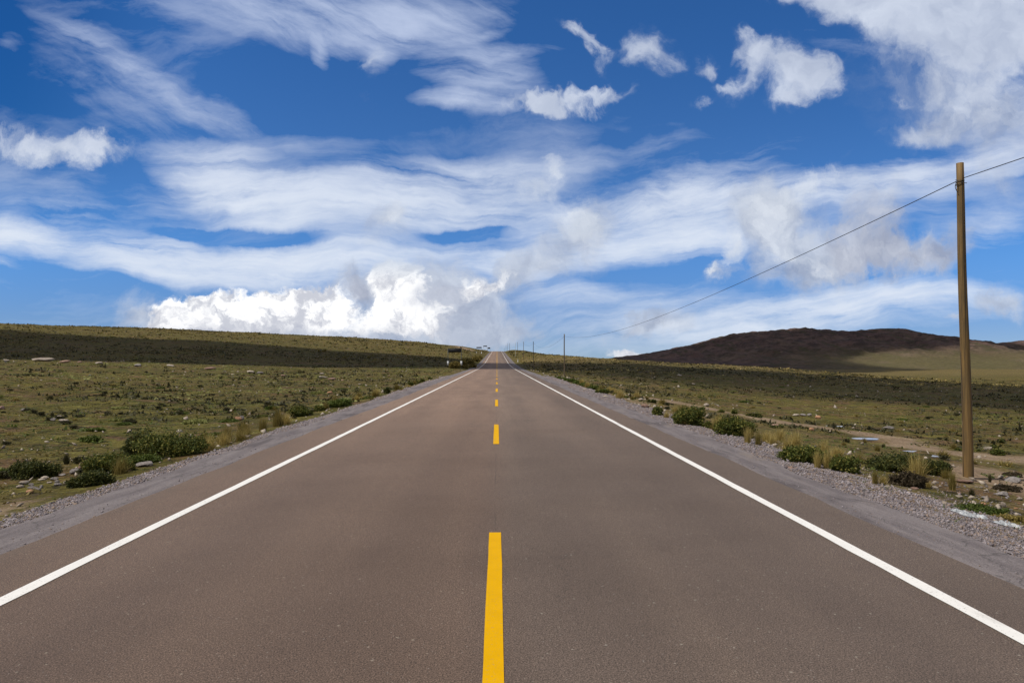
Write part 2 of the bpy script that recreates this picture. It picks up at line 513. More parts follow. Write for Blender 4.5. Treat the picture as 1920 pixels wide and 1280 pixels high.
def hit(px, py, f=None, tmax=900):
    """where the sight line through a spot meets the ground"""
    f = f or zfun
    d = ray(px, py)
    t = np.geomspace(4, tmax, 4000)
    x, y, z = d.x * t, d.y * t, CAM_H + d.z * t
    below = z < f(x, y)
    i = int(np.argmax(below)) if below.any() else len(t) - 1
    return float(x[i]), float(y[i]), float(f(x[i], y[i]))


def yroad(py):
    return CAM_H / ((py - VY) / FPX)


for (px, py, w, h) in [(1620, 822, 58, 11), (1560, 799, 44, 5), (1712, 846, 30, 4), (1752, 855, 32, 5)]:
    x, y, z = hit(px, py, zbase)
    mpx = y / FPX
    # depth of the pool from its height on the sight line
    rx = w / 2 * mpx
    x2, y2, z2 = hit(px, py - h / 2, zbase)
    x3, y3, z3 = hit(px, py + h / 2, zbase)
    PUDDLES.append((x, y, rx, min(max(abs(y2 - y3) / 2, rx * 0.3), rx * 0.8), 0.0, z))


# ------------------------------------------------------------------ materials
def mat(name):
    m = bpy.data.materials.new(name)
    m.use_nodes = True
    m.node_tree.nodes.clear()
    n = NT(m.node_tree)
    b = n.node('ShaderNodeBsdfPrincipled')
    o = n.node('ShaderNodeOutputMaterial')
    m.node_tree.links.new(b.outputs[0], o.inputs[0])
    return m, n, b


def bump(n, b, h, strength, dist):
    k = n.node('ShaderNodeBump')
    k.inputs['Strength'].default_value = strength
    k.inputs['Distance'].default_value = dist
    n.put(k.inputs['Height'], h)
    n.put(b.inputs['Normal'], k.outputs[0])


def ocoord(n):
    return n.node('ShaderNodeTexCoord').outputs['Object']


# asphalt
M_ASPH, n, b = mat('asphalt')
P = ocoord(n)
ax, ay, az = n.xyz(P)
big = n.noise(P, 0.35, 4, 0.6)
lane = n.noise(n.vmath('MULTIPLY', P, (1.3, 0.05, 1)), 1.0, 4, 0.6)
fine = n.noise(P, 105.0, 3, 0.8)
mid = n.noise(P, 22.0, 4, 0.75)
col = n.mix(n.smooth(big, 0.3, 0.7), (0.088, 0.066, 0.053), (0.116, 0.088, 0.071))
col = n.mix(n.smooth(lane, 0.35, 0.7, 0.0, 0.5), col, (0.128, 0.096, 0.074))
# grazing-angle brightening painted into the colour, rising with distance, patchy like dust
graze_light = n.math('MULTIPLY', n.smooth(ay, 2.5, 32.0, 0.0, 1.0), n.smooth(n.noise(n.vmath('MULTIPLY', P, (0.9, 0.12, 1)), 1.0, 5, 0.6), 0.25, 0.65, 0.45, 1.0))
col = n.mix(graze_light, col, (0.200, 0.145, 0.109))
col = n.mix(n.smooth(fine, 0.40, 0.64, 0.0, 1.0), n.mix(1.0, col, (0.45, 0.45, 0.46), 'MULTIPLY'), n.mix(1.0, col, (1.75, 1.7, 1.66), 'MULTIPLY'))
col = n.mix(n.smooth(mid, 0.3, 0.75, 0.0, 0.35), col, n.mix(1.0, col, (0.6, 0.6, 0.62), 'MULTIPLY'))
sp = n.voro(P, 20.0, 'Distance')
spc = n.voro(P, 20.0, 'Color')
sr_, sg_, sb_ = n.xyz(spc)
chip = n.math('MULTIPLY', n.smooth(sp, n.math('MULTIPLY_ADD', sg_, 0.22, 0.06), 0.02), n.math('GREATER_THAN', sr_, 0.80))
col = n.mix(n.math('MULTIPLY', chip, 0.7), col, (0.33, 0.30, 0.25))
col = n.mix(n.smooth(ax, -0.3, 0.3), n.mix(1.0, col, (1.04, 0.99, 0.96), 'MULTIPLY'), n.mix(1.0, col, (0.97, 0.99, 1.01), 'MULTIPLY'))   # the two lanes were laid from different mixes
# pale dust blown in from the edges
edge = n.smooth(n.math('ABSOLUTE', n.math('ADD', ax, 0.2)), 3.45, 4.15)
dust = n.math('MULTIPLY', edge, n.smooth(n.noise(n.vmath('MULTIPLY', P, (3, .35, 1)), 1.0, 5, 0.65), 0.35, 0.7))
col = n.mix(n.math('MULTIPLY', dust, 0.30), col, (0.125, 0.098, 0.077))
sp2 = n.voro(P, 46.0, 'Distance')
c2r, c2g, c2b = n.xyz(n.voro(P, 46.0, 'Color'))
col = n.mix(n.math('MULTIPLY', n.math('MULTIPLY', n.smooth(sp2, n.math('MULTIPLY_ADD', c2g, 0.25, 0.08), 0.03), n.math('GREATER_THAN', c2r, 0.72)), 0.55), col, n.mix(c2b, (0.24, 0.20, 0.17), (0.36, 0.34, 0.31)))
# wheel tracks polished by traffic, a paving seam along the middle, faint cracks
wv = n.math('ADD', ax, n.math('MULTIPLY', n.math('SUBTRACT', n.noise(n.vmath('MULTIPLY', P, (0.2, 0.12, 1)), 1.0, 3), 0.5), 0.5))
trk = None
for cx in (-2.55, -0.85, 0.75, 2.4):
    t = n.smooth(n.math('ABSOLUTE', n.math('SUBTRACT', wv, cx)), 0.55, 0.10)
    trk = t if trk is None else n.math('MAXIMUM', trk, t)
col = n.mix(n.math('MULTIPLY', trk, n.smooth(lane, 0.3, 0.7, 0.10, 0.40)), col, n.mix(1.0, col, (0.72, 0.72, 0.74), 'MULTIPLY'))
seam = n.smooth(n.math('ABSOLUTE', n.math('ADD', ax, n.math('MULTIPLY_ADD', n.noise(n.vmath('MULTIPLY', P, (0, 1.5, 0)), 1.0, 5, 0.7), 0.05, -0.005))), 0.012, 0.004)
col = n.mix(n.math('MULTIPLY', seam, n.smooth(n.noise(n.vmath('MULTIPLY', P, (0, .6, 0)), 1.0, 4), 0.42, 0.6, 0.05, 0.40)), col, (0.045, 0.037, 0.033))
ck = n.voro(n.vmath('ADD', n.vmath('MULTIPLY', P, (0.26, 0.10, 1)), n.vmath('MULTIPLY', n.noise(P, 1.6, 5, 0.65, color=True), (0.22, 0.16, 0))), 1.0, 'Distance', 'DISTANCE_TO_EDGE')
col = n.mix(n.math('MULTIPLY', n.smooth(ck, 0.0035, 0.001), n.smooth(n.noise(P, 0.25, 3), 0.5, 0.6, 0.0, 0.22)), col, (0.035, 0.030, 0.028))
# a few tar smears
smear = n.smooth(n.noise(n.vmath('MULTIPLY', P, (1.0, 2.2, 1)), 0.8, 6, 0.7), 0.70, 0.76)
col = n.mix(n.math('MULTIPLY', smear, 0.22), col, (0.05, 0.045, 0.043))
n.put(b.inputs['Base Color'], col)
b.inputs['Roughness'].default_value = 0.9
b.inputs['Specular IOR Level'].default_value = 0.2
b.inputs['Diffuse Roughness'].default_value = 1.0
bump(n, b, n.math('ADD', fine, n.math('MULTIPLY', mid, 0.5)), 0.30, 0.003)

# worn shoulder
M_SHLD, n, b = mat('shoulder')
P = ocoord(n)
str_ = n.noise(n.vmath('MULTIPLY', P, (4.5, 0.55, 1)), 1.0, 7, 0.65, 0.4)
fine = n.noise(P, 90.0, 3, 0.7)
pat = n.noise(n.vmath('MULTIPLY', P, (1.2, 0.28, 1)), 1.0, 4, 0.6, 0.8)
col = n.mix(n.smooth(str_, 0.3, 0.7), (0.120, 0.102, 0.104), (0.205, 0.179, 0.176))
col = n.mix(n.smooth(pat, 0.54, 0.62, 0.0, 0.8), col, (0.088, 0.074, 0.075))
col = n.mix(n.smooth(n.noise(n.vmath('MULTIPLY', P, (1.6, .5, 1)), 1.0, 5, 0.65), 0.56, 0.70, 0, 0.6), col, (0.225, 0.185, 0.155))
col = n.mix(n.smooth(fine, 0.35, 0.7, 0.0, 0.7), n.mix(1.0, col, (0.6, 0.6, 0.6), 'MULTIPLY'), n.mix(1.0, col, (1.35, 1.35, 1.35), 'MULTIPLY'))
ck = n.voro(n.vmath('ADD', n.vmath('MULTIPLY', P, (0.9, 0.33, 1)), n.vmath('MULTIPLY', n.noise(P, 2.0, 4, 0.6, color=True), (0.5, 0.35, 0))), 1.0, 'Distance', 'DISTANCE_TO_EDGE')
col = n.mix(n.smooth(ck, 0.007, 0.002, 0.0, 0.5), col, (0.04, 0.036, 0.034))
n.put(b.inputs['Base Color'], col)
b.inputs['Roughness'].default_value = 0.9
b.inputs['Specular IOR Level'].default_value = 0.25
bump(n, b, n.math('ADD', fine, n.math('MULTIPLY', str_, 1.5)), 0.6, 0.012)


# paint
def paint(name, col_, worn, dirt):
    m, n, b = mat(name)
    P = ocoord(n)
    f = n.noise(P, 55.0, 4, 0.75)
    g = n.noise(P, 5.0, 4, 0.6)
    c = n.mix(n.smooth(g, 0.3, 0.75, 0.0, 0.5), col_, tuple(x * dirt for x in col_))
    thr = n.math('MULTIPLY_ADD', n.noise(P, 1.1, 3, 0.6), 0.14, 0.53)
    c = n.mix(n.math('MULTIPLY', n.smooth(n.math('SUBTRACT', f, thr), 0.0, 0.06), worn), c, (0.16, 0.145, 0.13))
    tyre = n.smooth(n.noise(n.vmath('MULTIPLY', P, (2.0, .5, 1)), 1.0, 5, 0.65), 0.55, 0.75, 0.0, 0.35)
    c = n.mix(tyre, c, (0.22, 0.195, 0.17))
    n.put(b.inputs['Base Color'], c)
    b.inputs['Roughness'].default_value = 0.75
    b.inputs['Specular IOR Level'].default_value = 0.04
    bump(n, b, n.noise(P, 120.0, 2, 0.7), 0.35, 0.004)
    return m


M_WHITE = paint('white_paint', (0.63, 0.62, 0.595), 0.75, 0.88)
M_YELLOW = paint('yellow_paint', (0.56, 0.305, 0.0012), 0.5, 0.86)

# gravel bed under the loose stones
M_BED, n, b = mat('gravel_bed')
P = ocoord(n)
vc = n.voro(P, 24.0, 'Color')
vd = n.voro(P, 24.0, 'Distance')
r1, r2, r3 = n.xyz(vc)
col = n.mix(r1, (0.12, 0.10, 0.10), (0.34, 0.31, 0.31))
col = n.mix(n.smooth(vd, 0.25, 0.55, 0.0, 0.75), col, (0.06, 0.05, 0.047))
col = n.mix(n.smooth(n.noise(P, 1.2, 4), 0.5, 0.75, 0, 0.5), col, (0.15, 0.115, 0.085))
n.put(b.inputs['Base Color'], col)
b.inputs['Roughness'].default_value = 0.95
bump(n, b, vd, 1.0, -0.03)


def rockmat(name, c1, c2, c3=None):
    m, n, b = mat(name)
    P = ocoord(n)
    rnd = n.node('ShaderNodeObjectInfo').outputs['Random']
    isl = n.node('ShaderNodeNewGeometry').outputs['Random Per Island']
    f = n.noise(n.vmath('ADD', P, n.comb(rnd, rnd, rnd)), 7.0, 6, 0.65)
    c = n.mix(n.smooth(f, 0.3, 0.7), c1, c2)
    k = n.math('FRACT', n.math('ADD', n.math('MULTIPLY', isl, 7.3), n.math('MULTIPLY', rnd, 3.1)))
    c = n.mix(0.7, c, n.mix(k, (0.45, 0.42, 0.42), (1.0, 1.0, 1.0)), 'MULTIPLY')
    if c3:
        c = n.mix(n.smooth(n.math('FRACT', n.math('ADD', n.math('MULTIPLY', isl, 23.7), rnd)), 0.72, 0.78, 0, 0.8), c, c3)
    n.put(b.inputs['Base Color'], c)
    b.inputs['Roughness'].default_value = 0.9
    b.inputs['Specular IOR Level'].default_value = 0.3
    bump(n, b, f, 0.6, 0.05)
    return m


M_GRAVEL = rockmat('gravel_stone', (0.14, 0.122, 0.130), (0.345, 0.31, 0.32), (0.22, 0.16, 0.12))
M_ROCK_PALE = rockmat('pale_rock', (0.25, 0.205, 0.16), (0.46, 0.40, 0.325))
M_ROCK_PINK = rockmat('pink_rock', (0.22, 0.135, 0.10), (0.36, 0.24, 0.18))
M_ROCK_GREY = rockmat('grey_rock', (0.13, 0.115, 0.105), (0.30, 0.27, 0.25))
M_ROCK_ORANGE = rockmat('orange_rock', (0.30, 0.15, 0.08), (0.46, 0.27, 0.16))

# meadow
M_MEADOW, n, b = mat('meadow')
P = ocoord(n)
dirt = n.node('ShaderNodeAttribute', attribute_name='dirt').outputs['Fac']
dry = n.node('ShaderNodeAttribute', attribute_name='dry').outputs['Fac']
n1 = n.noise(P, 0.10, 6, 0.62)
n2 = n.noise(P, 0.55, 6, 0.65)
n3 = n.noise(P, 2.6, 6, 0.7)
n4 = n.noise(P, 14.0, 4, 0.7)
nbig = n.noise(P, 0.018, 4, 0.55)
col = n.mix(n.smooth(n1, 0.36, 0.64), (0.104, 0.074, 0.026), (0.084, 0.078, 0.015))
col = n.mix(n.smooth(n2, 0.47, 0.58, 0, 0.9), col, (0.138, 0.118, 0.028))
col = n.mix(n.smooth(n.noise(n.vmath('ADD', P, (13, 27, 0)), 0.9, 6, 0.72), 0.53, 0.60, 0, 0.85), col, (0.042, 0.050, 0.010))
col = n.mix(n.smooth(n.noise(n.vmath('ADD', P, (31, 7, 0)), 0.42, 6, 0.7), 0.53, 0.60, 0, 0.85), col, (0.135, 0.080, 0.043))
col = n.mix(n.smooth(n3, 0.52, 0.60, 0, 0.9), col, (0.022, 0.019, 0.007))
col = n.mix(n.smooth(n.noise(n.vmath('ADD', P, (3, 57, 0)), 1.6, 5, 0.72), 0.59, 0.65, 0, 0.85), col, (0.185, 0.172, 0.048))
col = n.mix(n.smooth(n.noise(n.vmath('ADD', P, (73, 5, 0)), 3.5, 4, 0.7), 0.63, 0.68, 0, 0.8), col, (0.24, 0.195, 0.135))
col = n.mix(n.smooth(nbig, 0.42, 0.62, 0, 0.45), col, n.mix(1.0, col, (1.45, 1.35, 1.3), 'MULTIPLY'))
col = n.mix(n.math('MULTIPLY', dry, 0.6), col, n.mix(n.smooth(n3, 0.45, 0.6), (0.250, 0.178, 0.082), (0.095, 0.070, 0.026)))
soil = n.mix(n.smooth(n2, 0.35, 0.65), (0.25, 0.175, 0.115), (0.33, 0.245, 0.165))
soil = n.mix(n.smooth(n3, 0.45, 0.7, 0, 0.6), soil, (0.17, 0.12, 0.08))
dm = n.smooth(n.math('ADD', dirt, n.math('MULTIPLY', n.math('SUBTRACT', n3, 0.5), 1.1)), 0.35, 0.62)
col = n.mix(dm, col, soil)
col = n.mix(n.smooth(n4, 0.35, 0.7, 0, 0.8), n.mix(1.0, col, (0.55, 0.55, 0.55), 'MULTIPLY'), n.mix(1.0, col, (1.35, 1.35, 1.3), 'MULTIPLY'))
n.put(b.inputs['Base Color'], col)
b.inputs['Roughness'].default_value = 1.0
b.inputs['Specular IOR Level'].default_value = 0.1
bump(n, b, n.math('ADD', n.math('MULTIPLY', n3, 1.0), n.math('MULTIPLY', n4, 0.35)), 0.9, 0.16)

# far hill
M_HILL, n, b = mat('hill')
P = ocoord(n)
px_, py_, pz_ = n.xyz(P)
n1 = n.noise(P, 0.006, 6, 0.6)
n2 = n.noise(P, 0.035, 7, 0.7)
n3 = n.noise(P, 0.15, 4, 0.7)
col = n.mix(n.smooth(n1, 0.35, 0.65), (0.086, 0.054, 0.047), (0.120, 0.078, 0.064))
col = n.mix(n.smooth(n2, 0.46, 0.58, 0, 0.9), col, (0.045, 0.033, 0.028))
col = n.mix(n.smooth(n.noise(n.vmath('MULTIPLY', P, (.045, .006, .02)), 1.0, 6, 0.65), 0.52, 0.64, 0, 0.75), col, (0.048, 0.046, 0.024))
col = n.mix(n.smooth(n.noise(P, 0.06, 6, 0.75), 0.60, 0.66, 0, 0.7), col, (0.17, 0.125, 0.095))
grassy = n.math('MULTIPLY', n.smooth(pz_, 38.0, -4.0), n.smooth(n.math('ADD', px_, n.math('MULTIPLY', n1, 300)), 560, 900))
col = n.mix(n.math('MULTIPLY', grassy, 0.85), col, n.mix(n2, (0.082, 0.076, 0.030), (0.118, 0.100, 0.046)))
col = n.mix(n.smooth(n.noise(n.vmath('ADD', P, (500, 30, 0)), 0.02, 5, 0.6), 0.56, 0.68, 0, 0.5), col, (0.14, 0.105, 0.075))
col = n.mix(n.smooth(n3, 0.4, 0.7, 0, 0.6), col, n.mix(1.0, col, (0.5, 0.5, 0.5), 'MULTIPLY'))
n.put(b.inputs['Base Color'], col)
b.inputs['Roughness'].default_value = 1.0
b.inputs['Specular IOR Level'].default_value = 0.1
bump(n, b, n.math('ADD', n2, n.math('MULTIPLY', n3, 0.4)), 1.0, 6.0)


def leafmat(name, dark, light, tip=None, rough=0.7, transl=0.25):
    m, n, b = mat(name)
    isl = n.node('ShaderNodeNewGeometry').outputs['Random Per Island']
    rnd = n.node('ShaderNodeObjectInfo').outputs['Random']
    P = ocoord(n)
    cl = n.noise(n.vmath('ADD', P, n.comb(rnd, rnd, 0.0)), 4.0, 3, 0.6)
    c = n.mix(n.math('MULTIPLY_ADD', cl, 0.8, n.math('MULTIPLY_ADD', isl, 0.7, -0.25), clamp=True), dark, light)
    if tip:
        c = n.mix(n.smooth(isl, 0.80, 0.84, 0, 0.9), c, tip)
    n.put(b.inputs['Base Color'], c)
    b.inputs['Roughness'].default_value = rough
    b.inputs['Specular IOR Level'].default_value = 0.25
    t = n.node('ShaderNodeBsdfTranslucent')
    n.put(t.inputs[0], c)
    mx = n.node('ShaderNodeMixShader')
    mx.inputs[0].default_value = transl
    m.node_tree.links.new(b.outputs[0], mx.inputs[1])
    m.node_tree.links.new(t.outputs[0], mx.inputs[2])
    out = [q for q in m.node_tree.nodes if q.type == 'OUTPUT_MATERIAL'][0]
    m.node_tree.links.new(mx.outputs[0], out.inputs[0])
    return m


M_LEAF = leafmat('shrub_leaf', (0.028, 0.042, 0.008), (0.120, 0.138, 0.022), (0.25, 0.22, 0.05))
M_LEAF_DK = leafmat('dark_shrub_leaf', (0.018, 0.026, 0.006), (0.072, 0.082, 0.015), (0.14, 0.13, 0.03))
M_LEAF_GR = leafmat('green_cushion', (0.040, 0.065, 0.010), (0.115, 0.140, 0.022))
M_LEAF_BR = leafmat('brown_twigs', (0.030, 0.022, 0.012), (0.075, 0.055, 0.028))
M_STRAW = leafmat('straw_grass', (0.20, 0.15, 0.04), (0.52, 0.40, 0.13), (0.60, 0.48, 0.20), transl=0.35)
M_OLIVE = leafmat('olive_grass', (0.10, 0.080, 0.018), (0.26, 0.200, 0.050), (0.36, 0.27, 0.09), transl=0.35)
M_GRASS = leafmat('green_grass', (0.035, 0.055, 0.008), (0.095, 0.120, 0.020), transl=0.3)
M_TUFT_DK = leafmat('dark_tuft', (0.024, 0.024, 0.010), (0.072, 0.066, 0.024))
M_PALE = leafmat('pale_cushion', (0.13, 0.14, 0.035), (0.27, 0.27, 0.085))
M_STEM, n, b = mat('woody_stem')
n.put(b.inputs['Base Color'], n.mix(n.noise(ocoord(n), 20.0), (0.05, 0.035, 0.02), (0.11, 0.08, 0.05)))
b.inputs['Roughness'].default_value = 0.9

M_TURF = leafmat('turf_grass', (0.070, 0.055, 0.013), (0.160, 0.122, 0.032), (0.20, 0.155, 0.05), transl=0.3)

# pole wood
M_WOOD, n, b = mat('pole_wood')
P = ocoord(n)
gr1 = n.noise(n.vmath('MULTIPLY', P, (46, 46, 1.1)), 1.0, 7, 0.7)
bl = n.noise(n.vmath('MULTIPLY', P, (5, 5, 1.2)), 1.0, 5, 0.6)
c = n.mix(n.smooth(gr1, 0.32, 0.68), (0.075, 0.042, 0.011), (0.190, 0.112, 0.030))
c = n.mix(n.smooth(bl, 0.45, 0.7, 0, 0.7), c, (0.062, 0.045, 0.016))
kn = n.voro(n.vmath('MULTIPLY', P, (6, 6, 2.2)), 1.0, 'Distance')
c = n.mix(n.smooth(kn, 0.13, 0.07, 0, 0.75), c, (0.30, 0.23, 0.12))
crk = n.noise(n.vmath('MULTIPLY', P, (26, 26, 0.35)), 1.0, 3, 0.5)
c = n.mix(n.smooth(crk, 0.60, 0.64, 0, 0.85), c, (0.022, 0.014, 0.007))
n.put(b.inputs['Base Color'], c)
b.inputs['Roughness'].default_value = 0.75
bump(n, b, gr1, 0.5, 0.008)
M_POLE_FAR, n, b = mat('weathered_pole')
n.put(b.inputs['Base Color'], n.mix(n.noise(n.vmath('MULTIPLY', ocoord(n), (20, 20, 1)), 1.0), (0.075, 0.055, 0.035), (0.16, 0.115, 0.065)))
b.inputs['Roughness'].default_value = 0.85


def plain(name, c1, c2, rough=0.6, metal=0.0, scale=12.0):
    m, n, b = mat(name)
    n.put(b.inputs['Base Color'], n.mix(n.smooth(n.noise(ocoord(n), scale, 4), 0.35, 0.65), c1, c2))
    b.inputs['Roughness'].default_value = rough
    b.inputs['Metallic'].default_value = metal
    return m


M_WIRE = plain('black_cable', (0.012, 0.012, 0.013), (0.022, 0.022, 0.024), 0.5)
M_BOARD = plain('black_board', (0.006, 0.006, 0.007), (0.012, 0.012, 0.013), 0.7)
M_POST_GREEN = plain('grey_green_post', (0.06, 0.075, 0.065), (0.10, 0.115, 0.10), 0.6)
M_POST_WHITE = plain('white_post', (0.68, 0.68, 0.66), (0.78, 0.78, 0.76), 0.6)
M_PALE_POLE = plain('pale_pole', (0.40, 0.40, 0.34), (0.52, 0.52, 0.46), 0.6)

M_WATER, n, b = mat('water')
b.inputs['Base Color'].default_value = (0.24, 0.215, 0.185, 1)
b.inputs['Roughness'].default_value = 0.06
b.inputs['IOR'].default_value = 1.33
b.inputs['Specular IOR Level'].default_value = 0.9
bump(n, b, n.noise(ocoord(n), 3.0, 3), 0.05, 0.02)

M_PLASTIC, n, b = mat('plastic_film')
P = ocoord(n)
n.put(b.inputs['Base Color'], n.mix(n.smooth(n.noise(P, 14.0, 5, 0.7), 0.3, 0.7), (0.15, 0.16, 0.17), (0.50, 0.52, 0.53)))
b.inputs['Roughness'].default_value = 0.28
bump(n, b, n.noise(P, 22.0, 4, 0.6, 1.0), 0.8, 0.03)

def cloudmat(name, through):
    m, n, b = mat(name)
    b.inputs['Base Color'].default_value = (0.8, 0.8, 0.8, 1)
    b.inputs['Roughness'].default_value = 1.0
    t = n.node('ShaderNodeBsdfTransparent')
    mx = n.node('ShaderNodeMixShader')
    n.put(mx.inputs[0], n.smooth(n.noise(ocoord(n), 0.012, 5, 0.6), 0.3, 0.7, through * .5, min(through * 1.5, 1)))
    m.node_tree.links.new(b.outputs[0], mx.inputs[1])
    m.node_tree.links.new(t.outputs[0], mx.inputs[2])
    out = [q for q in m.node_tree.nodes if q.type == 'OUTPUT_MATERIAL'][0]
    m.node_tree.links.new(mx.outputs[0], out.inputs[0])
    return m


M_CLOUD = cloudmat('dense_cloud', 0.10)
M_CLOUD_THIN = cloudmat('thin_cloud', 0.30)

# ------------------------------------------------------------------ ground sheet
g1 = np.arange(5.3, 34, 0.34)
g2 = np.geomspace(34.3, 9000, 130)
gi = np.array([0.0, 2.2, 4.2, 4.8])
xs = np.concatenate([-g2[::-1], -g1[::-1], -gi[:0:-1], gi, g1, g2])
ys = np.concatenate([-np.geomspace(9, 3000, 30)[::-1], np.arange(-8, 62, 0.38), np.geomspace(62.4, 620, 230), np.geomspace(628, 14000, 70)])
GX, GY = np.meshgrid(xs, ys)
GZ = zfun(GX, GY)
GZ = np.where(np.abs(GX) < 5.0, RZ(GY) - 0.14, GZ)


def seg_dist(x, y, pts):
    d = np.full(x.shape, 1e9)
    for (ax_, ay_), (bx_, by_) in zip(pts[:-1], pts[1:]):
        vx, vy = bx_ - ax_, by_ - ay_
        t = np.clip(((x - ax_) * vx + (y - ay_) * vy) / (vx * vx + vy * vy + 1e-9), 0, 1)
        d = np.minimum(d, np.hypot(x - ax_ - t * vx, y - ay_ - t * vy))
    return d


track = [hit(px, py)[:2] for px, py in [(1215, 745), (1330, 765), (1450, 790), (1560, 803), (1640, 818), (1720, 842), (1800, 853), (1920, 862), (2200, 880)]]
dtr = seg_dist(GX, GY, track)
wid = np.interp(GX, [8, 12, 15, 18], [2.2, 1.2, 2.0, 2.6])
dirtv = sm(1.25 - dtr / (wid * 1.25)) * 0.62
dirtv = np.maximum(dirtv, np.where(GX > 0, sm(1 - np.abs(GX - 10.0) / 4.5) * sm(1 - np.abs(GY - 13) / 8) * 0.8, 0))
dirtv = np.maximum(dirtv, np.where(GX < 0, sm(1 - np.abs(GX + 6.6) / 1.6) * sm(1 - np.abs(GY - 8) / 5) * 0.75, 0))
dirtv = np.maximum(dirtv, sm((7.4 - np.abs(GX)) / 1.8) * np.clip((90 - GY) / 60, 0, np.where(GX > 0, .5, .34)))
dirtv = np.maximum(dirtv, np.where((GX > 5), sm(1 - (GX - 5) / 9) * sm(1 - np.abs(GY - 36) / 28) * 0.55, 0))
# the bank beyond the left signs is bare reddish soil
dirtv = np.maximum(dirtv, np.where(GX < 0, sm(1 - np.abs(GX + 22) / 16) * sm(1 - np.abs(GY - 470) / 120) * 0.75, 0))
dryv = np.where(GX > 8, sm(1 - np.abs(np.hypot(GX * 0.35, GY) - 215) / 62), 0) * 0.9
dryv = np.maximum(dryv, np.where(GX < 0, sm((GY - 230) / 120), 0) * 0.12)
dryv = np.maximum(dryv, sm((GY - 500) / 300) * 0.5)
dryv = np.maximum(dryv, np.where(GX > 0, sm(1 - (GX - 5) / 12) * sm(1 - np.abs(GY - 28) / 25) * 0.7, 0))
gm = mesh('meadow', np.stack([GX.ravel(), GY.ravel(), GZ.ravel()], 1), grid_faces(len(ys), len(xs)), M_MEADOW, True)
attr(gm, 'dirt', dirtv.ravel())
attr(gm, 'dry', dryv.ravel())
tag(obj('ground', gm), 'open high grassland either side of the road', kind='structure')

# ------------------------------------------------------------------ far hill
HX = [(900, 690), (1050, 680), (1140, 673), (1205, 667), (1241, 661), (1290, 651), (1335, 641), (1376, 628), (1424, 622), (1473, 616), (1514, 613), (1542, 616), (1587, 623.5), (1620, 621.5), (1644, 617),
      (1677, 615), (1705, 620), (1729, 625.5), (1762, 631), (1803, 640), (1823, 643), (1855, 646), (1920, 642), (2000, 634), (2150, 640), (2400, 665), (2700, 690)]
HR = 1750.0
hxs = np.array([tang(px, py)[0] * HR for px, py in HX])
hzs = np.array([CAM_H + tang(px, py)[1] * HR for px, py in HX])
hu = np.linspace(hxs[0], hxs[-1], 420)
hy = np.linspace(1080, 2900, 200)
UX, UY = np.meshgrid(hu, hy)
ridge = np.interp(UX, hxs, hzs)
base = -16.0
tfront = np.clip((UY - 1130 - 70 * fbm(UX * .004, UX * 0, 3)) / (HR - 1130), 0, 1)
tb = np.clip((2850 - UY) / (2850 - HR), 0, 1)
prof = np.where(UY < HR, tfront ** 1.25, sm(tb))
HZ = base - 6 + (ridge - base + 6) * prof
mid_ = np.clip(1 - np.abs(UY - 1480) / 380, 0, 1)
HZ += mid_ * (ridge - base) / 90 * 16 * fbm(UX * .007 + 3, UY * .004, 4)
HZ += np.clip((HZ - base) / 40, 0, 1) * np.clip((1745 - UY) / 120, 0, 1) * (9.0 * fbm(UX * .020 + UY * .004, UY * .004, 4, .55) - 5.0 * np.abs(fbm(UX * .045, UY * .008 + 9, 3)))
HZ += np.clip((HZ - base) / 30, 0, 1) * (5.0 * fbm(UX * .03, UY * .03, 5, .6) + 2.0 * np.abs(fbm(UX * .1, UY * .1, 3)))
hm = mesh('hills', np.stack([UX.ravel(), UY.ravel(), HZ.ravel()], 1), grid_faces(len(hy), len(hu)), M_HILL, True)
tag(obj('hills', hm), 'dark brown rounded hill with two tops', kind='structure')

# ------------------------------------------------------------------ road
ry = np.concatenate([np.arange(-40, 60, 0.5), np.arange(60, 1000, 4.0)])
rz = RZ(ry)


def rlin(y):
    return np.interp(y, ry, rz)


def strip(xl, xr, dz, y=ry, zl=None, zr=None, skirt=0.0):
    z = np.interp(y, ry, rz)
    cols = []
    if skirt:
        cols.append(np.stack([xl - .02, y, z + dz - skirt], 1))
    cols.append(np.stack([xl, y, z + (dz if zl is None else zl)], 1))
    cols.append(np.stack([xr, y, z + (dz if zr is None else zr)], 1))
    if skirt:
        cols.append(np.stack([xr + .02, y, z + dz - skirt], 1))
    v = np.stack(cols, 1)
    return v.reshape(-1, 3), grid_faces(len(y), len(cols))


def wob(y, a, f, seed):
    return a * fbm(y * f + seed, y * 0 + seed, 4, 0.6)


xl = -4.30 + wob(ry, .13, .10, 1.3) + wob(ry, .06, 1.1, 4.1)
xr = 3.89 + wob(ry, .13, .10, 8.3) + wob(ry, .06, 1.1, 6.2)
v, f = strip(xl, xr, 0.0, skirt=0.05)
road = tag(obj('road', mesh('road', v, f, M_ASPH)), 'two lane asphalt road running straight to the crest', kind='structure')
gl = -4.97 + wob(ry, .25, .2, 21) + wob(ry, .12, 1.1, 22)
gr_ = 4.50 + wob(ry, .25, .2, 31) + wob(ry, .12, 1.1, 32)
for side, (a_, b_) in enumerate(((gl - .12, xl + .15), (xr - .15, gr_ + .12))):
    v, f = strip(a_, b_, -0.025)
    tag(obj('shoulder', mesh('shoulder', v, f, M_SHLD)), 'grey worn shoulder beside the ' + ('left' if side == 0 else 'right') + ' lane', kind='structure')
ol = -5.55 + wob(ry, .3, .25, 41)
orr = 5.62 + wob(ry, .3, .25, 51)
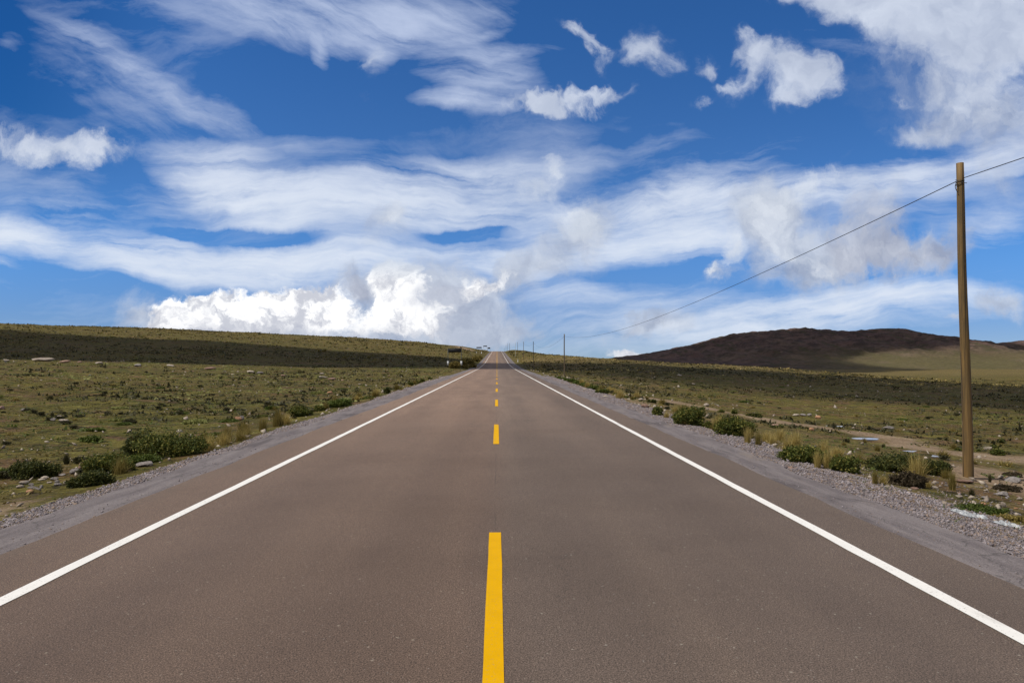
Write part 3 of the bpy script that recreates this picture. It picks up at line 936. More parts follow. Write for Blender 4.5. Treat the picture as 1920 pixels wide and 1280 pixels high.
for side, (a_, b_, za, zb) in enumerate(((ol - .3, gl + .25, -.17, -.045), (gr_ - .25, orr + .3, -.045, -.17))):
    v, f = strip(a_, b_, 0, zl=za, zr=zb)
    tag(obj('gravel_verge', mesh('gravel_verge', v, f, M_BED)), 'grey gravel verge on the ' + ('left' if side == 0 else 'right') + ' roadside', kind='structure')

# painted lines are parts of the road
lw = 0.118
for cx, seed in ((-3.468, 60), (3.175, 70)):
    e1 = cx - lw / 2 + wob(ry, .010, 1.7, seed)
    e2 = cx + lw / 2 + wob(ry, .010, 1.7, seed + 5)
    v, f = strip(e1, e2, 0.005)
    obj('edge_line', mesh('edge_line', v, f, M_WHITE), road)
far1 = FPX * CAM_H * (1 / (996 - VY))
for k in range(12):
    yb = far1 + 12.0 * k
    ya = yb - 4.45
    yy = np.arange(ya, yb + 1e-6, (yb - ya) / 16)
    w0 = 0.116
    e1 = -0.018 - w0 / 2 + wob(yy, .004, 1.3, 80 + k)
    e2 = -0.018 + w0 / 2 + wob(yy, .004, 1.3, 95 + k)
    v, f = strip(e1, e2, 0.005, y=yy)
    obj('centre_dash', mesh('centre_dash', v, f, M_YELLOW), road)
yy = np.concatenate([[far1 + 140], ry[ry > far1 + 141]])
v, f = strip(np.full(len(yy), -0.075), np.full(len(yy), 0.035), 0.005, y=yy)
obj('centre_line', mesh('centre_line', v, f, M_YELLOW), road)

# ------------------------------------------------------------------ loose gravel
OCT_V = np.array([[1, 0, 0], [-1, 0, 0], [0, 1, 0], [0, -1, 0], [0, 0, 1], [0, 0, -1]], float)
OCT_F = np.array([[0, 2, 4], [2, 1, 4], [1, 3, 4], [3, 0, 4], [2, 0, 5], [1, 2, 5], [3, 1, 5], [0, 3, 5]])


def rot_z(n_):
    a = rng.random(n_) * 2 * np.pi
    return np.cos(a), np.sin(a)


def stones(x, y, z, size):
    m = len(x)
    v = OCT_V[None] * (0.7 + 0.6 * rng.random((m, 6, 1))) + 0.25 * (rng.random((m, 6, 3)) - .5)
    v = v * (size[:, None, None] * np.stack([np.ones(m), .6 + .4 * rng.random(m), .45 + .35 * rng.random(m)], 1)[:, None, :])
    tilt = rng.normal(0, .5, (m, 2))
    v[:, :, 2] += v[:, :, 0] * tilt[:, :1] + v[:, :, 1] * tilt[:, 1:]
    c_, s_ = rot_z(m)
    X = v[:, :, 0] * c_[:, None] - v[:, :, 1] * s_[:, None]
    Y = v[:, :, 0] * s_[:, None] + v[:, :, 1] * c_[:, None]
    v = np.stack([X + x[:, None], Y + y[:, None], v[:, :, 2] + z[:, None]], 2).reshape(-1, 3)
    f = (OCT_F[None] + (np.arange(m) * 6)[:, None, None]).reshape(-1, 3)
    return v, f


def verge_z(x, y):
    ax_ = np.abs(x)
    inner = np.where(x < 0, -np.interp(y, ry, gl), np.interp(y, ry, gr_)) - .25
    outer = np.where(x < 0, -np.interp(y, ry, ol), np.interp(y, ry, orr)) + .3
    t = (ax_ - inner) / (outer - inner)
    zv = rlin(y) - .045 - .125 * np.clip(t, 0, 1)
    return np.where(t < 0, rlin(y) - .025, np.where(t > 1, zfun(x, y), np.maximum(zv, zfun(x, y))))


for sgn in (-1, 1):
    N = 100000
    y = 4.5 + (np.exp(rng.random(N) * math.log(1 + 75 / 5.0)) - 1) * 5.0
    inn = np.where(sgn < 0, -np.interp(y, ry, gl), np.interp(y, ry, gr_))
    out = np.where(sgn < 0, -np.interp(y, ry, ol), np.interp(y, ry, orr))
    t = rng.beta(1.25, 1.25, N)
    x = sgn * (inn - .13 + (out - inn + .42) * t)
    if sgn > 0:                                   # the verge widens out into stony ground near the pole
        ex = rng.random(N) < .16
        x = np.where(ex & (y < 18), x + rng.random(N) ** 2 * 2.6, x)
    size = np.clip(rng.lognormal(0, .5, N) * .0068, .003, .03) * (1 + y / 40)
    # a few stones have rolled out over the shoulder
    sp_n = 2600
    ys_ = 4.5 + (np.exp(rng.random(sp_n) * math.log(1 + 60 / 5.0)) - 1) * 5.0
    ed_ = np.where(sgn < 0, -np.interp(ys_, ry, gl), np.interp(ys_, ry, gr_))
    x = np.concatenate([x, sgn * (ed_ - .1 - rng.random(sp_n) ** 3 * .75)])
    y = np.concatenate([y, ys_])
    size = np.concatenate([size, np.clip(rng.lognormal(0, .4, sp_n) * .006, .003, .018) * (1 + ys_ / 40)])
    v, f = stones(x, y, verge_z(x, y) + size * .25, size)
    tag(obj('gravel', mesh('gravel', v, f, M_GRAVEL)), 'loose grey gravel along the ' + ('left' if sgn < 0 else 'right') + ' shoulder', 'gravel', kind='stuff')
# stones strewn thinly in the grass
N = 4500
y = 6 + rng.random(N) ** 1.6 * 120
x = np.where(rng.random(N) < .5, -1, 1) * (5.7 + rng.random(N) ** 1.7 * y * .75)
size = np.clip(np.clip(rng.lognormal(0, .55, N) * .026, .01, .14), 0, .02 + y * .0035) * (1 + y / 90)
keep = fbm(x * .25 + 9, y * .25, 3) > -.02
x, y, size = x[keep], y[keep], size[keep]
v, f = stones(x, y, zfun(x, y) + size * .2, size)
tag(obj('stones', mesh('stones', v, f, M_ROCK_PALE)), 'small pale stones strewn over the grassland', 'stones', kind='stuff')


# ------------------------------------------------------------------ plants
def blades(x, y, z, h, spread, width, segs=2, lean=None):
    """curved tapering blades; all arguments are arrays of one length"""
    m = len(x)
    a = rng.random(m) * 2 * np.pi
    dx, dy = np.cos(a), np.sin(a)
    rows = []
    wa = a + np.pi / 2 + rng.normal(0, .6, m)
    wx, wy = np.cos(wa), np.sin(wa)
    for k in range(segs + 1):
        t = k / segs
        o = spread * t ** 1.7
        cx = x + dx * o
        cy = y + dy * o
        cz = z + h * (t - .18 * t * t * (spread / np.maximum(h, 1e-6)))
        w = width * (1 - .88 * t) * .5
        rows.append(np.stack([np.stack([cx - wx * w, cy - wy * w, cz], 1), np.stack([cx + wx * w, cy + wy * w, cz], 1)], 1))
    v = np.stack(rows, 1).reshape(-1, 3)
    per = 2 * (segs + 1)
    q = np.array([[2 * k, 2 * k + 1, 2 * k + 3, 2 * k + 2] for k in range(segs)])
    f = (q[None] + (np.arange(m) * per)[:, None, None]).reshape(-1, 4)
    return v, f


def leaves(pos, size, nrm=None):
    m = len(pos)
    d1 = rng.normal(size=(m, 3))
    d1 /= np.linalg.norm(d1, axis=1, keepdims=True)
    if nrm is not None:
        d1 = d1 + nrm * .7
        d1 /= np.linalg.norm(d1, axis=1, keepdims=True)
    d2 = np.cross(d1, rng.normal(size=(m, 3)))
    d2 /= np.linalg.norm(d2, axis=1, keepdims=True) + 1e-9
    s = size[:, None]
    v = np.stack([pos - d1 * s, pos + d2 * s * .42, pos + d1 * s, pos - d2 * s * .42], 1).reshape(-1, 3)
    f = np.arange(m * 4).reshape(-1, 4)
    return v, f


def shrub_mesh(w, h, d, leaf, nlv, lumps=9, flat=0.0, upright=0.0):
    """leaves gathered in clumps over a low dome"""
    pos, nr = [], []
    cs = []
    for k in range(lumps):
        a = rng.random() * 2 * np.pi
        r = math.sqrt(rng.random()) * .72
        c = np.array([math.cos(a) * r * w / 2, math.sin(a) * r * d / 2, h * (.16 + .44 * (1 - r ** 2.2) * (.45 + .55 * rng.random()))])
        rad = np.array([w * .5, d * .5, h * .6]) * (.36 + .22 * rng.random())
        cs.append((c, rad))
    per = nlv // lumps
    for c, rad in cs:
        u = rng.normal(size=(per, 3))
        u /= np.linalg.norm(u, axis=1, keepdims=True)
        u[:, 2] = np.abs(u[:, 2]) * np.where(rng.random(per) < .8, 1, -.6)
        rr = (.50 + .52 * rng.random(per) ** .5)
        rr *= 1 + .28 * np.sin(u[:, 0] * 7 + c[0] * 9) * np.cos(u[:, 1] * 6 + c[1] * 5)
        p = c + u * rad * rr[:, None]
        p[:, 2] = np.maximum(p[:, 2], .01 + rng.random(per) * h * .12)
        if upright:
            p[:, 2] += (rng.random(per) < .10) * rng.random(per) ** 1.5 * upright
        pos.append(p)
        nr.append(u)
    # skirt of leaves down to the ground
    m = nlv // 4
    a = rng.random(m) * 2 * np.pi
    r = np.sqrt(rng.random(m)) * .46
    pos.append(np.stack([np.cos(a) * r * w, np.sin(a) * r * d, rng.random(m) * h * .35], 1))
    nr.append(np.stack([np.cos(a), np.sin(a), np.zeros(m)], 1))
    pos = np.concatenate(pos)
    nr = np.concatenate(nr)
    return leaves(pos, leaf * (.6 + .8 * rng.random(len(pos))), nr), cs


def tube(p0, p1, r0, r1, n_=6):
    p0, p1 = np.array(p0, float), np.array(p1, float)
    d = p1 - p0
    d /= np.linalg.norm(d) + 1e-9
    u = np.cross(d, [0, 0, 1] if abs(d[2]) < .9 else [1, 0, 0])
    u /= np.linalg.norm(u)
    w = np.cross(d, u)
    a = np.arange(n_) / n_ * 2 * np.pi
    ring = np.cos(a)[:, None] * u + np.sin(a)[:, None] * w
    v = np.concatenate([p0 + ring * r0, p1 + ring * r1])
    i = np.arange(n_)
    f = np.stack([i, (i + 1) % n_, (i + 1) % n_ + n_, i + n_], 1)
    return v, f


def merge(parts):
    V_, F_, o = [], [], 0
    for v, f in parts:
        V_.append(v)
        F_.append(np.asarray(f) + o)
        o += len(v)
    return np.concatenate(V_), F_


def make_shrub(px, py, wpx, hpx, label, mat_=None, group='shrubs along the verges', name='shrub', cat='shrub', leaf=None, dens=1.0, upright=0.28, lumps=None, dmul=.8):
    x, y, z = hit(px, py)
    mp = y / FPX
    w, h = wpx * mp, hpx * mp
    y += w * .3 * dmul
    x = x * (1 + w * .3 * dmul / max(y, 1))
    z = float(zfun(x, y))
    leaf = leaf or max(.016, .0009 * y + .012)
    n_ = int(np.clip(dens * 5.5 * (w * w * .8 + 2.2 * w * h) / (leaf * leaf), 250, 9000))
    (v, f), cs = shrub_mesh(w * 1.08, h * 1.10, w * dmul, leaf, n_, lumps or int(np.clip(7 + w * 5, 7, 22)), upright=upright * h)
    root = empty(name, (x, y, z - .03))
    tag(root, label, cat, group)
    obj('foliage', mesh('foliage', v, f, mat_ or M_LEAF), root)
    tb_ = [tube((c[0] * .15, c[1] * .15, -.05), (c[0], c[1], c[2] + r[2] * .5), .012 * (1 + w), .004) for c, r in cs]
    v, f = merge(tb_)
    obj('stem', mesh('stem', v, f, M_STEM), root)
    return root


def tussock_mesh(w, h, n_, bw, splay=1.0):
    m = n_
    a = rng.random(m) * 2 * np.pi
    r = rng.random(m) ** .7 * w * .26
    hh = h * (.4 + .65 * rng.random(m))
    sp = w * .62 * (.35 + .65 * splay) * rng.random(m) ** .7 * (.5 + .5 * r / (w * .26))
    hh = hh * np.clip(1.12 - .5 * sp / w, .4, 1.2)
    return blades(np.cos(a) * r, np.sin(a) * r, np.zeros(m) - .02, hh, sp, np.full(m, bw), 4)


def make_tussock(px, py, wpx, hpx, label, mat_=None, group='bunch grass along the verges', splay=1.0):
    x, y, z = hit(px, py)
    mp = y / FPX
    w, h = wpx * mp, hpx * mp
    bw = max(.007, .00042 * y)
    n_ = int(np.clip(w * h / (bw * .12) * 1.6, 260, 1400))
    h *= 1.15
    v, f = tussock_mesh(w, h, n_, bw, splay)
    o = obj('bunch_grass', mesh('bunch_grass', v, f, mat_ or M_STRAW), loc=(x, y, z))
    tag(o, label, 'grass clump', group)
    return o


# ---- left verge
make_shrub(65, 897, 80, 38, 'round dark green shrub standing alone at the left edge of the photo', M_LEAF_DK, dens=1.2)
make_shrub(170, 911, 84, 30, 'low blackish green shrub creeping onto the gravel, nearest of the left thicket', M_LEAF_DK)
make_shrub(205, 887, 92, 40, 'mid green spreading shrub behind the low blackish one on the left', M_LEAF)
make_shrub(318, 858, 118, 52, 'largest dark green shrub of the left thicket, with twiggy top', M_LEAF, upright=.5)
make_shrub(262, 852, 70, 40, 'dark shrub with loose sprigs on top, back left of the largest thicket shrub', M_LEAF_DK, upright=.5)
make_shrub(275, 868, 56, 20, 'low olive cushion shrub with a shaded hollow under it by the left gravel', M_LEAF_GR)
make_tussock(226, 888, 44, 34, 'olive brown bunch grass between the green shrubs of the left thicket', M_OLIVE)
make_tussock(125, 870, 17, 22, 'small dark brown grass clump behind the round shrub on the left', M_TUFT_DK, splay=.85)
make_shrub(158, 862, 14, 8, 'tiny green shrub right of the small brown grass clump', M_LEAF)
make_tussock(381, 838, 24, 32, 'upright brownish grass clump at the right end of the left thicket', M_OLIVE, splay=.85)
make_shrub(400, 829, 20, 14, 'small green shrub between two brown grass clumps on the left verge', M_LEAF)
make_tussock(425, 828, 36, 32, 'wide olive grass clump beside a white stone on the left verge', M_OLIVE, splay=.7)
make_tussock(452, 817, 28, 24, 'low straw tipped grass clump next along from the white stone', M_OLIVE)
make_tussock(493, 808, 26, 28, 'left one of a tall pair of grass clumps at the gravel edge', M_OLIVE, splay=.7)
make_tussock(521, 799, 34, 32, 'taller right one of a pair of grass clumps at the gravel edge', M_OLIVE, splay=.7)
make_shrub(563, 781, 38, 22, 'dark green rounded shrub beyond the tall grass pair on the left verge', M_LEAF)
make_shrub(598, 771, 18, 14, 'small shrub beside a reddish grass clump on the left verge', M_LEAF)
make_tussock(611, 769, 14, 16, 'reddish brown grass clump wedged between two shrubs on the left verge', M_OLIVE, splay=.85)
make_shrub(640, 763, 46, 16, 'long low green shrub farther up the left verge', M_LEAF_GR)
make_shrub(726, 738, 11, 14, 'single small dark shrub at the left gravel edge', M_LEAF_DK)
for px, py, w, h in ((770, 723, 10, 8), (782, 719, 11, 8), (792, 716, 9, 8), (748, 730, 14, 5), (806, 711, 8, 5), (690, 747, 24, 5)):
    make_shrub(px, py, w, h, 'tiny far shrub in the row along the left gravel edge', M_LEAF, group='tiny shrubs far along the left verge')
# ---- right verge
make_shrub(1292, 797, 60, 36, 'green shrub with olive top, second large one from the far end of the right verge', M_LEAF)
make_tussock(1283, 797, 18, 17, 'yellow green grass clump in front of the olive topped shrub', M_OLIVE)
make_shrub(1233, 779, 22, 18, 'small rounded dark shrub before the two large ones on the right verge', M_LEAF)
make_tussock(1250, 783, 18, 14, 'yellowish grass clump beside the small rounded dark shrub on the right', M_STRAW)
make_shrub(1379, 819, 70, 40, 'round full dark green shrub beside the dark patch of right shoulder', M_LEAF, dens=1.2)
make_shrub(1326, 802, 18, 14, 'small shrub squeezed between the two large right verge shrubs', M_LEAF)
make_tussock(1340, 807, 20, 20, 'yellow green grass clump left of the round full shrub', M_OLIVE)
make_tussock(1402, 831, 22, 30, 'straw coloured upright grass clump right of the round full shrub', M_STRAW, splay=.7)
make_tussock(1422, 835, 22, 26, 'dull brown grass clump next to the straw coloured upright one', M_OLIVE, splay=.7)
make_tussock(1447, 832, 34, 22, 'wide pale straw grass clump in the right verge row', M_STRAW)
make_tussock(1476, 842, 30, 24, 'straw grass clump left against the dark green shrub pair', M_STRAW)
make_shrub(1507, 868, 72, 38, 'left dark green shrub of the pair holding a yellow grass clump', M_LEAF, dens=1.1)
make_shrub(1534, 848, 22, 16, 'blue green small shrub on top of the left shrub of the pair', M_LEAF_DK)
make_tussock(1533, 877, 22, 32, 'thin pale yellow grass clump left of the brightest yellow one', M_STRAW, splay=.85)
make_tussock(1551, 879, 28, 34, 'bright yellow grass clump between two dark green shrubs', M_STRAW, splay=.8)
make_shrub(1585, 886, 54, 36, 'right dark green shrub of the pair, sloping down to the gravel', M_LEAF)
make_tussock(1572, 855, 30, 20, 'pale dry grass clump behind the right shrub of the pair', M_STRAW)
make_tussock(1612, 868, 34, 22, 'dull green grass clump between shrub pair and the broad low shrub', M_OLIVE)
make_tussock(1634, 872, 24, 20, 'olive grass clump at the left end of the broad low shrub', M_OLIVE)
make_shrub(1672, 884, 92, 36, 'broad low dark green shrub behind the big yellow grass clump', M_LEAF_DK)
make_shrub(1742, 890, 62, 34, 'dark green shrub reaching towards the foot of the pole', M_LEAF_DK)
make_shrub(1700, 912, 66, 30, 'dark brown twiggy shrub under the big yellow grass clump', M_LEAF_BR, name='twiggy_shrub', upright=.3)
make_tussock(1720, 896, 54, 46, 'biggest yellow green grass clump, left of the near pole', M_STRAW)
make_tussock(1641, 908, 16, 26, 'narrow olive grass clump standing alone on the right gravel', M_OLIVE, splay=.85)
make_tussock(1655, 909, 22, 20, 'fanned straw grass clump beside the narrow olive one on gravel', M_STRAW, splay=1.2)
make_tussock(1740, 914, 16, 14, 'tiny pale straw grass clump right of the twiggy shrub', M_STRAW)
make_tussock(1786, 919, 20, 34, 'upright yellow grass clump on stones left of the pole foot', M_OLIVE, splay=.85)
make_tussock(1776, 897, 30, 20, 'green yellow grass clump just left of the pole foot', M_OLIVE)
make_shrub(1830, 962, 96, 16, 'low vivid green grass mat above the white plastic sheet', M_GRASS, name='grass_mat', cat='grass mat', dens=.7)
make_shrub(1890, 976, 56, 14, 'brownish green grass mat right of the white plastic sheet', M_OLIVE, name='grass_mat', cat='grass mat', dens=.7)
make_shrub(1888, 921, 44, 14, 'dry brown low shrub at the right edge of the photo', M_LEAF_BR)
make_shrub(1898, 893, 36, 10, 'thin dry shrub among pale rocks at the right edge', M_LEAF_BR)
make_tussock(1856, 904, 8, 16, 'small dark upright sprig on the soil right of the pole', M_TUFT_DK, splay=.85)
make_tussock(1822, 928, 14, 14, 'small dark brown sprig on stones below the pole', M_TUFT_DK)
def verge_clump(x, y, mat_, w, h, label, group):
    bw = max(.008, .00045 * y)
    v, f = tussock_mesh(w, h, int(np.clip(260 + 300 * w, 260, 700)), bw, random.uniform(.7, 1.2))
    o = obj('bunch_grass', mesh('bunch_grass', v, f, mat_), loc=(x, y, float(zfun(x, y)) - .01))
    tag(o, label, 'grass clump', group)


for i in range(58):
    right = i < 36
    y = 14 + 46 * random.random() ** 1.3
    x = random.uniform(5.75, 8.2) if right else -random.uniform(5.7, 7.0)
    straw = random.random() < (.62 if right else .3)
    w = random.uniform(.22, .55)
    verge_clump(x, y, M_STRAW if straw else M_OLIVE, w, w * random.uniform(.6, 1.0), ('straw' if straw else 'olive') + ' coloured low grass clump filling in the ' + ('right' if right else 'left') + ' verge',
                ('straw' if straw else 'olive') + ' grass clumps filling in the ' + ('right' if right else 'left') + ' verge')
# ---- shrubs by the dirt track
make_shrub(1871, 854, 26, 15, 'largest round shrub on the dirt track right of the pole', M_LEAF)
make_shrub(1878, 830, 14, 10, 'dark round shrub on grass above the track, right of the pole', M_LEAF_DK)
make_shrub(1864, 840, 14, 8, 'small flat shrub between two round ones right of the pole', M_LEAF)
make_tussock(1788, 841, 16, 11, 'olive clump left of the pole beside a small dark shrub', M_OLIVE)
make_shrub(1797, 845, 12, 8, 'small dark shrub on the track just left of the pole', M_LEAF)
make_shrub(1834, 846, 10, 6, 'tiny dark shrub on the track just right of the pole', M_LEAF)
make_tussock(1621, 830, 12, 10, 'small yellow clump standing at the largest puddle', M_OLIVE)
make_tussock(1583, 835, 12, 8, 'small yellow clump on the bank left of the largest puddle', M_OLIVE)
make_tussock(1645, 845, 16, 12, 'olive clump on the bank below the largest puddle', M_OLIVE)
make_tussock(1656, 839, 8, 8, 'small dark sprig right of the olive clump by the puddle', M_TUFT_DK)
make_shrub(1377, 776, 12, 10, 'small round dark shrub alone behind the round full shrub', M_LEAF)
make_shrub(1317, 768, 9, 7, 'small dark shrub near a white rock on the right meadow', M_LEAF)
make_shrub(1416, 782, 26, 8, 'flat dark green shrub on the right meadow', M_LEAF_DK)
make_shrub(1455, 803, 26, 7, 'flat dark shrub on pale soil above the straw clumps', M_LEAF_DK)
make_shrub(1352, 773, 12, 6, 'small dull shrub under a thin pale stalk on the right meadow', M_LEAF)
make_shrub(1222, 755, 18, 8, 'dark low shrub at the far end of the right verge rocks', M_LEAF_DK)
for px, py, w, h in ((1070, 716, 22, 7), (1084, 720, 22, 8), (1098, 725, 24, 8), (1112, 730, 24, 8), (1128, 738, 24, 11), (1056, 712, 16, 5), (1046, 709, 12, 4), (1156, 741, 12, 6), (1172, 746, 12, 6), (1188, 748, 10, 5)):
    make_shrub(px, py, w, h, 'low green shrub in the far row along the right gravel edge', M_LEAF_GR if px < 1120 else M_LEAF, group='low shrubs far along the right verge')
# ---- the bushy bank behind the left sign and up to the far signs
for px, py, w, h in ((852, 691, 22, 14), (868, 690, 20, 14), (880, 684, 20, 12), (893, 678, 16, 12), (874, 680, 20, 10), (900, 673, 10, 8), (886, 690, 14, 9)):
    make_shrub(px, py, w, h, 'olive bush on the bank beside the nearest black signboard', M_OLIVE, group='bushes on the bank by the signs', dens=.6)


# ------------------------------------------------------------------ small plants scattered over the meadow
def tuft_mesh(kind):
    if kind == 'dark':
        return mesh('grass_tuft', *shrub_mesh(.34, .19, .34, .036, 260, 6)[0], M_TUFT_DK)
    if kind == 'olive':
        return mesh('grass_tuft', *tussock_mesh(.55, .24, 90, .03, 1.4), M_OLIVE)
    (v, f), _ = shrub_mesh(.6, .13, .6, .05, 420, 9)
    return mesh('cushion_plant', v, f, M_PALE if kind == 'pale' else M_LEAF_GR)


protos = {k: [tuft_mesh(k) for _ in range(4)] for k in ('dark', 'olive', 'pale', 'green')}


def free(x, y):
    tx = [float(seg_dist(np.array([x]), np.array([y]), track)[0])]
    return (abs(x) > 6.4) and tx[0] > 1.5 and math.hypot(x - 8.8, y - 13.8) > 3 and not any(abs(x - p[0]) < p[2] * 1.3 and abs(y - p[1]) < p[3] * 1.3 for p in PUDDLES)


SPOTS = []
tries = 0
while len(SPOTS) < 298 and tries < 20000:
    tries += 1
    left = random.random() < .72
    y = 13 + 85 * random.random() ** 1.25
    u = random.uniform(.12, .72)
    x = -u * y if left else u * y
    if not free(x, y):
        continue
    if float(fbm(np.array([x * .12 + 3]), np.array([y * .12]), 3)[0]) < random.uniform(-.4, .12):
        continue
    SPOTS.append((x, y, left))
for i, (x, y, left) in enumerate(SPOTS):
    r = random.random()
    kind = 'dark' if r < (.62 if left else .5) else ('olive' if r < (.72 if left else .85) else ('pale' if r < .9 and y > 25 else 'green'))
    nm = 'grass_tuft' if kind in ('dark', 'olive') else 'cushion_plant'
    o = obj(nm, random.choice(protos[kind]), loc=(x, y, float(zfun(x, y))))
    s = random.uniform(.6, 1.25) * (.85 if kind in ('dark', 'olive') else 1.0)
    o.scale = (s, s * random.uniform(.8, 1.2), s * random.uniform(.7, 1.1))
    o.rotation_euler = (0, 0, random.random() * 6.28)
    side = 'left' if left else 'right'
    dist = 'near part' if y < 35 else ('middle' if y < 65 else 'far part')
    txt = {'dark': 'small dark grass tuft', 'olive': 'small olive grass tuft', 'pale': 'flat pale yellow green cushion plant', 'green': 'flat green cushion plant'}[kind]
    tag(o, f'{txt} in the {dist} of the {side} meadow', 'grass tuft' if nm == 'grass_tuft' else 'cushion plant', f'{txt}s, {dist} of the {side} meadow')


def scatter_clumps(name, N, ymin, ymax, umax, mat_, hgt, spr, wid_, nb, label, power=1.0, thr=-.05, freq=.1, seed=0.0, side=0):
    y = ymin + (ymax - ymin) * rng.random(N) ** power
    u = (rng.random(N) * 2 - 1) * umax
    x = u * y
    ok = (np.abs(x) > 6.6) & (fbm(x * freq + seed, y * freq + seed, 3) > thr)
    if side:
        ok &= (np.sign(x) == side)
    d = seg_dist(x, y, track)
    ok &= (d > 1.6) | (rng.random(N) < .06)
    for p in PUDDLES:
        ok &= ~((np.abs(x - p[0]) < p[2] * 1.25) & (np.abs(y - p[1]) < p[3] * 1.25))
    x, y = x[ok], y[ok]
    m = len(x)
    sc = rng.lognormal(0, .35, m) * (1 + y / 160)
    X = np.repeat(x, nb)
    Y = np.repeat(y, nb)
    S = np.repeat(sc, nb)
    k = len(X)
    X = X + rng.normal(0, .3, k) * spr * S
    Y = Y + rng.normal(0, .3, k) * spr * S
    v, f = blades(X, Y, zfun(X, Y) - .01, hgt * S * (.5 + .7 * rng.random(k)), spr * S * rng.random(k), wid_ * S, 2)
    tag(obj(name, mesh(name, v, f, mat_)), label, 'grass', kind='stuff')


scatter_clumps('meadow_grass', 26000, 9, 130, .85, M_TURF, .045, .18, .035, 5, 'short olive grass covering the meadow', 1.3, -.1)
scatter_clumps('meadow_herbs', 16000, 9, 130, .85, M_GRASS, .045, .20, .045, 5, 'short green herbs in patches over the meadow', 1.3, .02, .16, 33.0)
scatter_clumps('meadow_tufts', 15000, 25, 210, .85, M_TUFT_DK, .10, .26, .08, 6, 'dark small tufts dotted over the meadow', 1.1, -.08, .12, 12.0)
scatter_clumps('pale_cushions', 10000, 34, 140, .85, M_PALE, .05, .34, .12, 6, 'pale yellow green cushion plants over the left meadow', 1.0, .06, .08, 71.0, -1)
scatter_clumps('hillside_grass', 16000, 130, 520, .9, M_TURF, .10, .45, .14, 4, 'dry olive grass over the far slopes', 1.0, -.2, .03, 5.0)
scatter_clumps('hillside_tufts', 8000, 130, 520, .9, M_TUFT_DK, .13, .45, .15, 4, 'dark tufts over the far slopes', 1.0, -.05, .03, 55.0)
scatter_clumps('dry_grass', 9000, 120, 300, .9, M_STRAW, .10, .38, .11, 4, 'pale dry grass on the right hand rise', 1.0, -.1, .05, 15.0, 1)

# weeds coming up through the gravel
N = 420
y = 6 + rng.random(N) ** 1.4 * 55
x = np.where(rng.random(N) < .5, -1, 1) * (5.0 + rng.random(N) ** .6 * 1.1)
nb_ = 7
X = np.repeat(x, nb_) + rng.normal(0, .05, N * nb_)
Y = np.repeat(y, nb_) + rng.normal(0, .05, N * nb_)
v, f = blades(X, Y, verge_z(X, Y) - .005, .02 + .05 * rng.random(N * nb_), .03 + .09 * rng.random(N * nb_), np.full(N * nb_, .014), 2)
tag(obj('verge_weeds', mesh('verge_weeds', v, f, M_GRASS)), 'small green weeds coming up through the gravel verges', 'weeds', kind='stuff')

# ------------------------------------------------------------------ rocks
def rock_mesh(seed, mat_, flat=.62, sub=3):
    import bmesh
    bm = bmesh.new()
    bmesh.ops.create_icosphere(bm, subdivisions=sub, radius=.5)
    rs = np.random.default_rng(seed)
    pl = [(rs.normal(size=3), .30 + .16 * rs.random()) for _ in range(9)]
    for vv in bm.verts:
        p = np.array(vv.co)
        for nrm, d in pl:                      # cut flat facets like broken stone
            nn = nrm / np.linalg.norm(nrm)
            e = p @ nn - d
            if e > 0:
                p = p - nn * e * .9
        p = p * (1 + .06 * math.sin(p[0] * 17 + seed) * math.cos(p[1] * 13 + seed))
        p[2] *= flat
        vv.co = p
    me = bpy.data.meshes.new('rock')
    bm.to_mesh(me)
    bm.free()
    me.materials.append(mat_)
    return me


RM = {k: [rock_mesh(i * 7 + j, m) for i in range(4)] for j, (k, m) in enumerate({'pale': M_ROCK_PALE, 'pink': M_ROCK_PINK, 'grey': M_ROCK_GREY, 'orange': M_ROCK_ORANGE}.items())}


def make_rock(px, py, w, h, kind, label, group=None, name='rock', lift=0.0):
    x, y, z = hit(px, py)
    mp = y / FPX
    o = obj(name, random.choice(RM[kind]), loc=(x, y + w * mp * .3, z + h * mp * .30 + lift))
    o.scale = (w * mp * 1.08, w * mp * .8, h * mp * 1.55)
    o.rotation_euler = (random.uniform(-.15, .15), random.uniform(-.15, .15), random.uniform(-.5, .5))
    tag(o, label, 'rock', group)
    return o


G = 'boulders along the far rim of the left meadow'
make_rock(72, 677, 36, 9, 'pale', 'largest pale boulder on the far rim of the left meadow', G, 'boulder')
make_rock(118, 680, 20, 6, 'pink', 'pinkish boulder right of the largest pale one', G, 'boulder')
make_rock(8, 677, 13, 5, 'pale', 'small pale boulder at the left edge of the photo', G, 'boulder')
make_rock(148, 680, 9, 4, 'pink', 'tiny boulder next right of the pinkish one', G, 'boulder')
make_rock(183, 682, 13, 5, 'pale', 'small pale boulder midway along the left rim', G, 'boulder')
make_rock(257, 687, 15, 7, 'grey', 'dark grey boulder on the left rim', G, 'boulder')
make_rock(318, 687, 14, 5, 'pale', 'pale low boulder right of the dark grey one', G, 'boulder')
make_rock(391, 693, 20, 6, 'pink', 'flat pinkish boulder at the shadow edge on the left', G, 'boulder')
make_rock(468, 699, 15, 6, 'pale', 'pale boulder beside a grey one on the left meadow', G, 'boulder')
make_rock(486, 701, 13, 6, 'grey', 'grey boulder right of a pale one on the left meadow', G, 'boulder')
make_rock(530, 705, 10, 4, 'pink', 'small brownish boulder left of the cairn', G, 'boulder')
make_rock(604, 709, 16, 6, 'pale', 'wide bottom stone of the small white cairn', 'stones of the cairn')
make_rock(603, 706, 9, 5, 'pale', 'small top stone of the white cairn', 'stones of the cairn', lift=.22)
make_rock(621, 712, 15, 5, 'pink', 'pinkish flat rock right of the cairn')
make_rock(108, 785, 12, 8, 'pale', 'cream rock on top of the pale rock group on the left meadow')
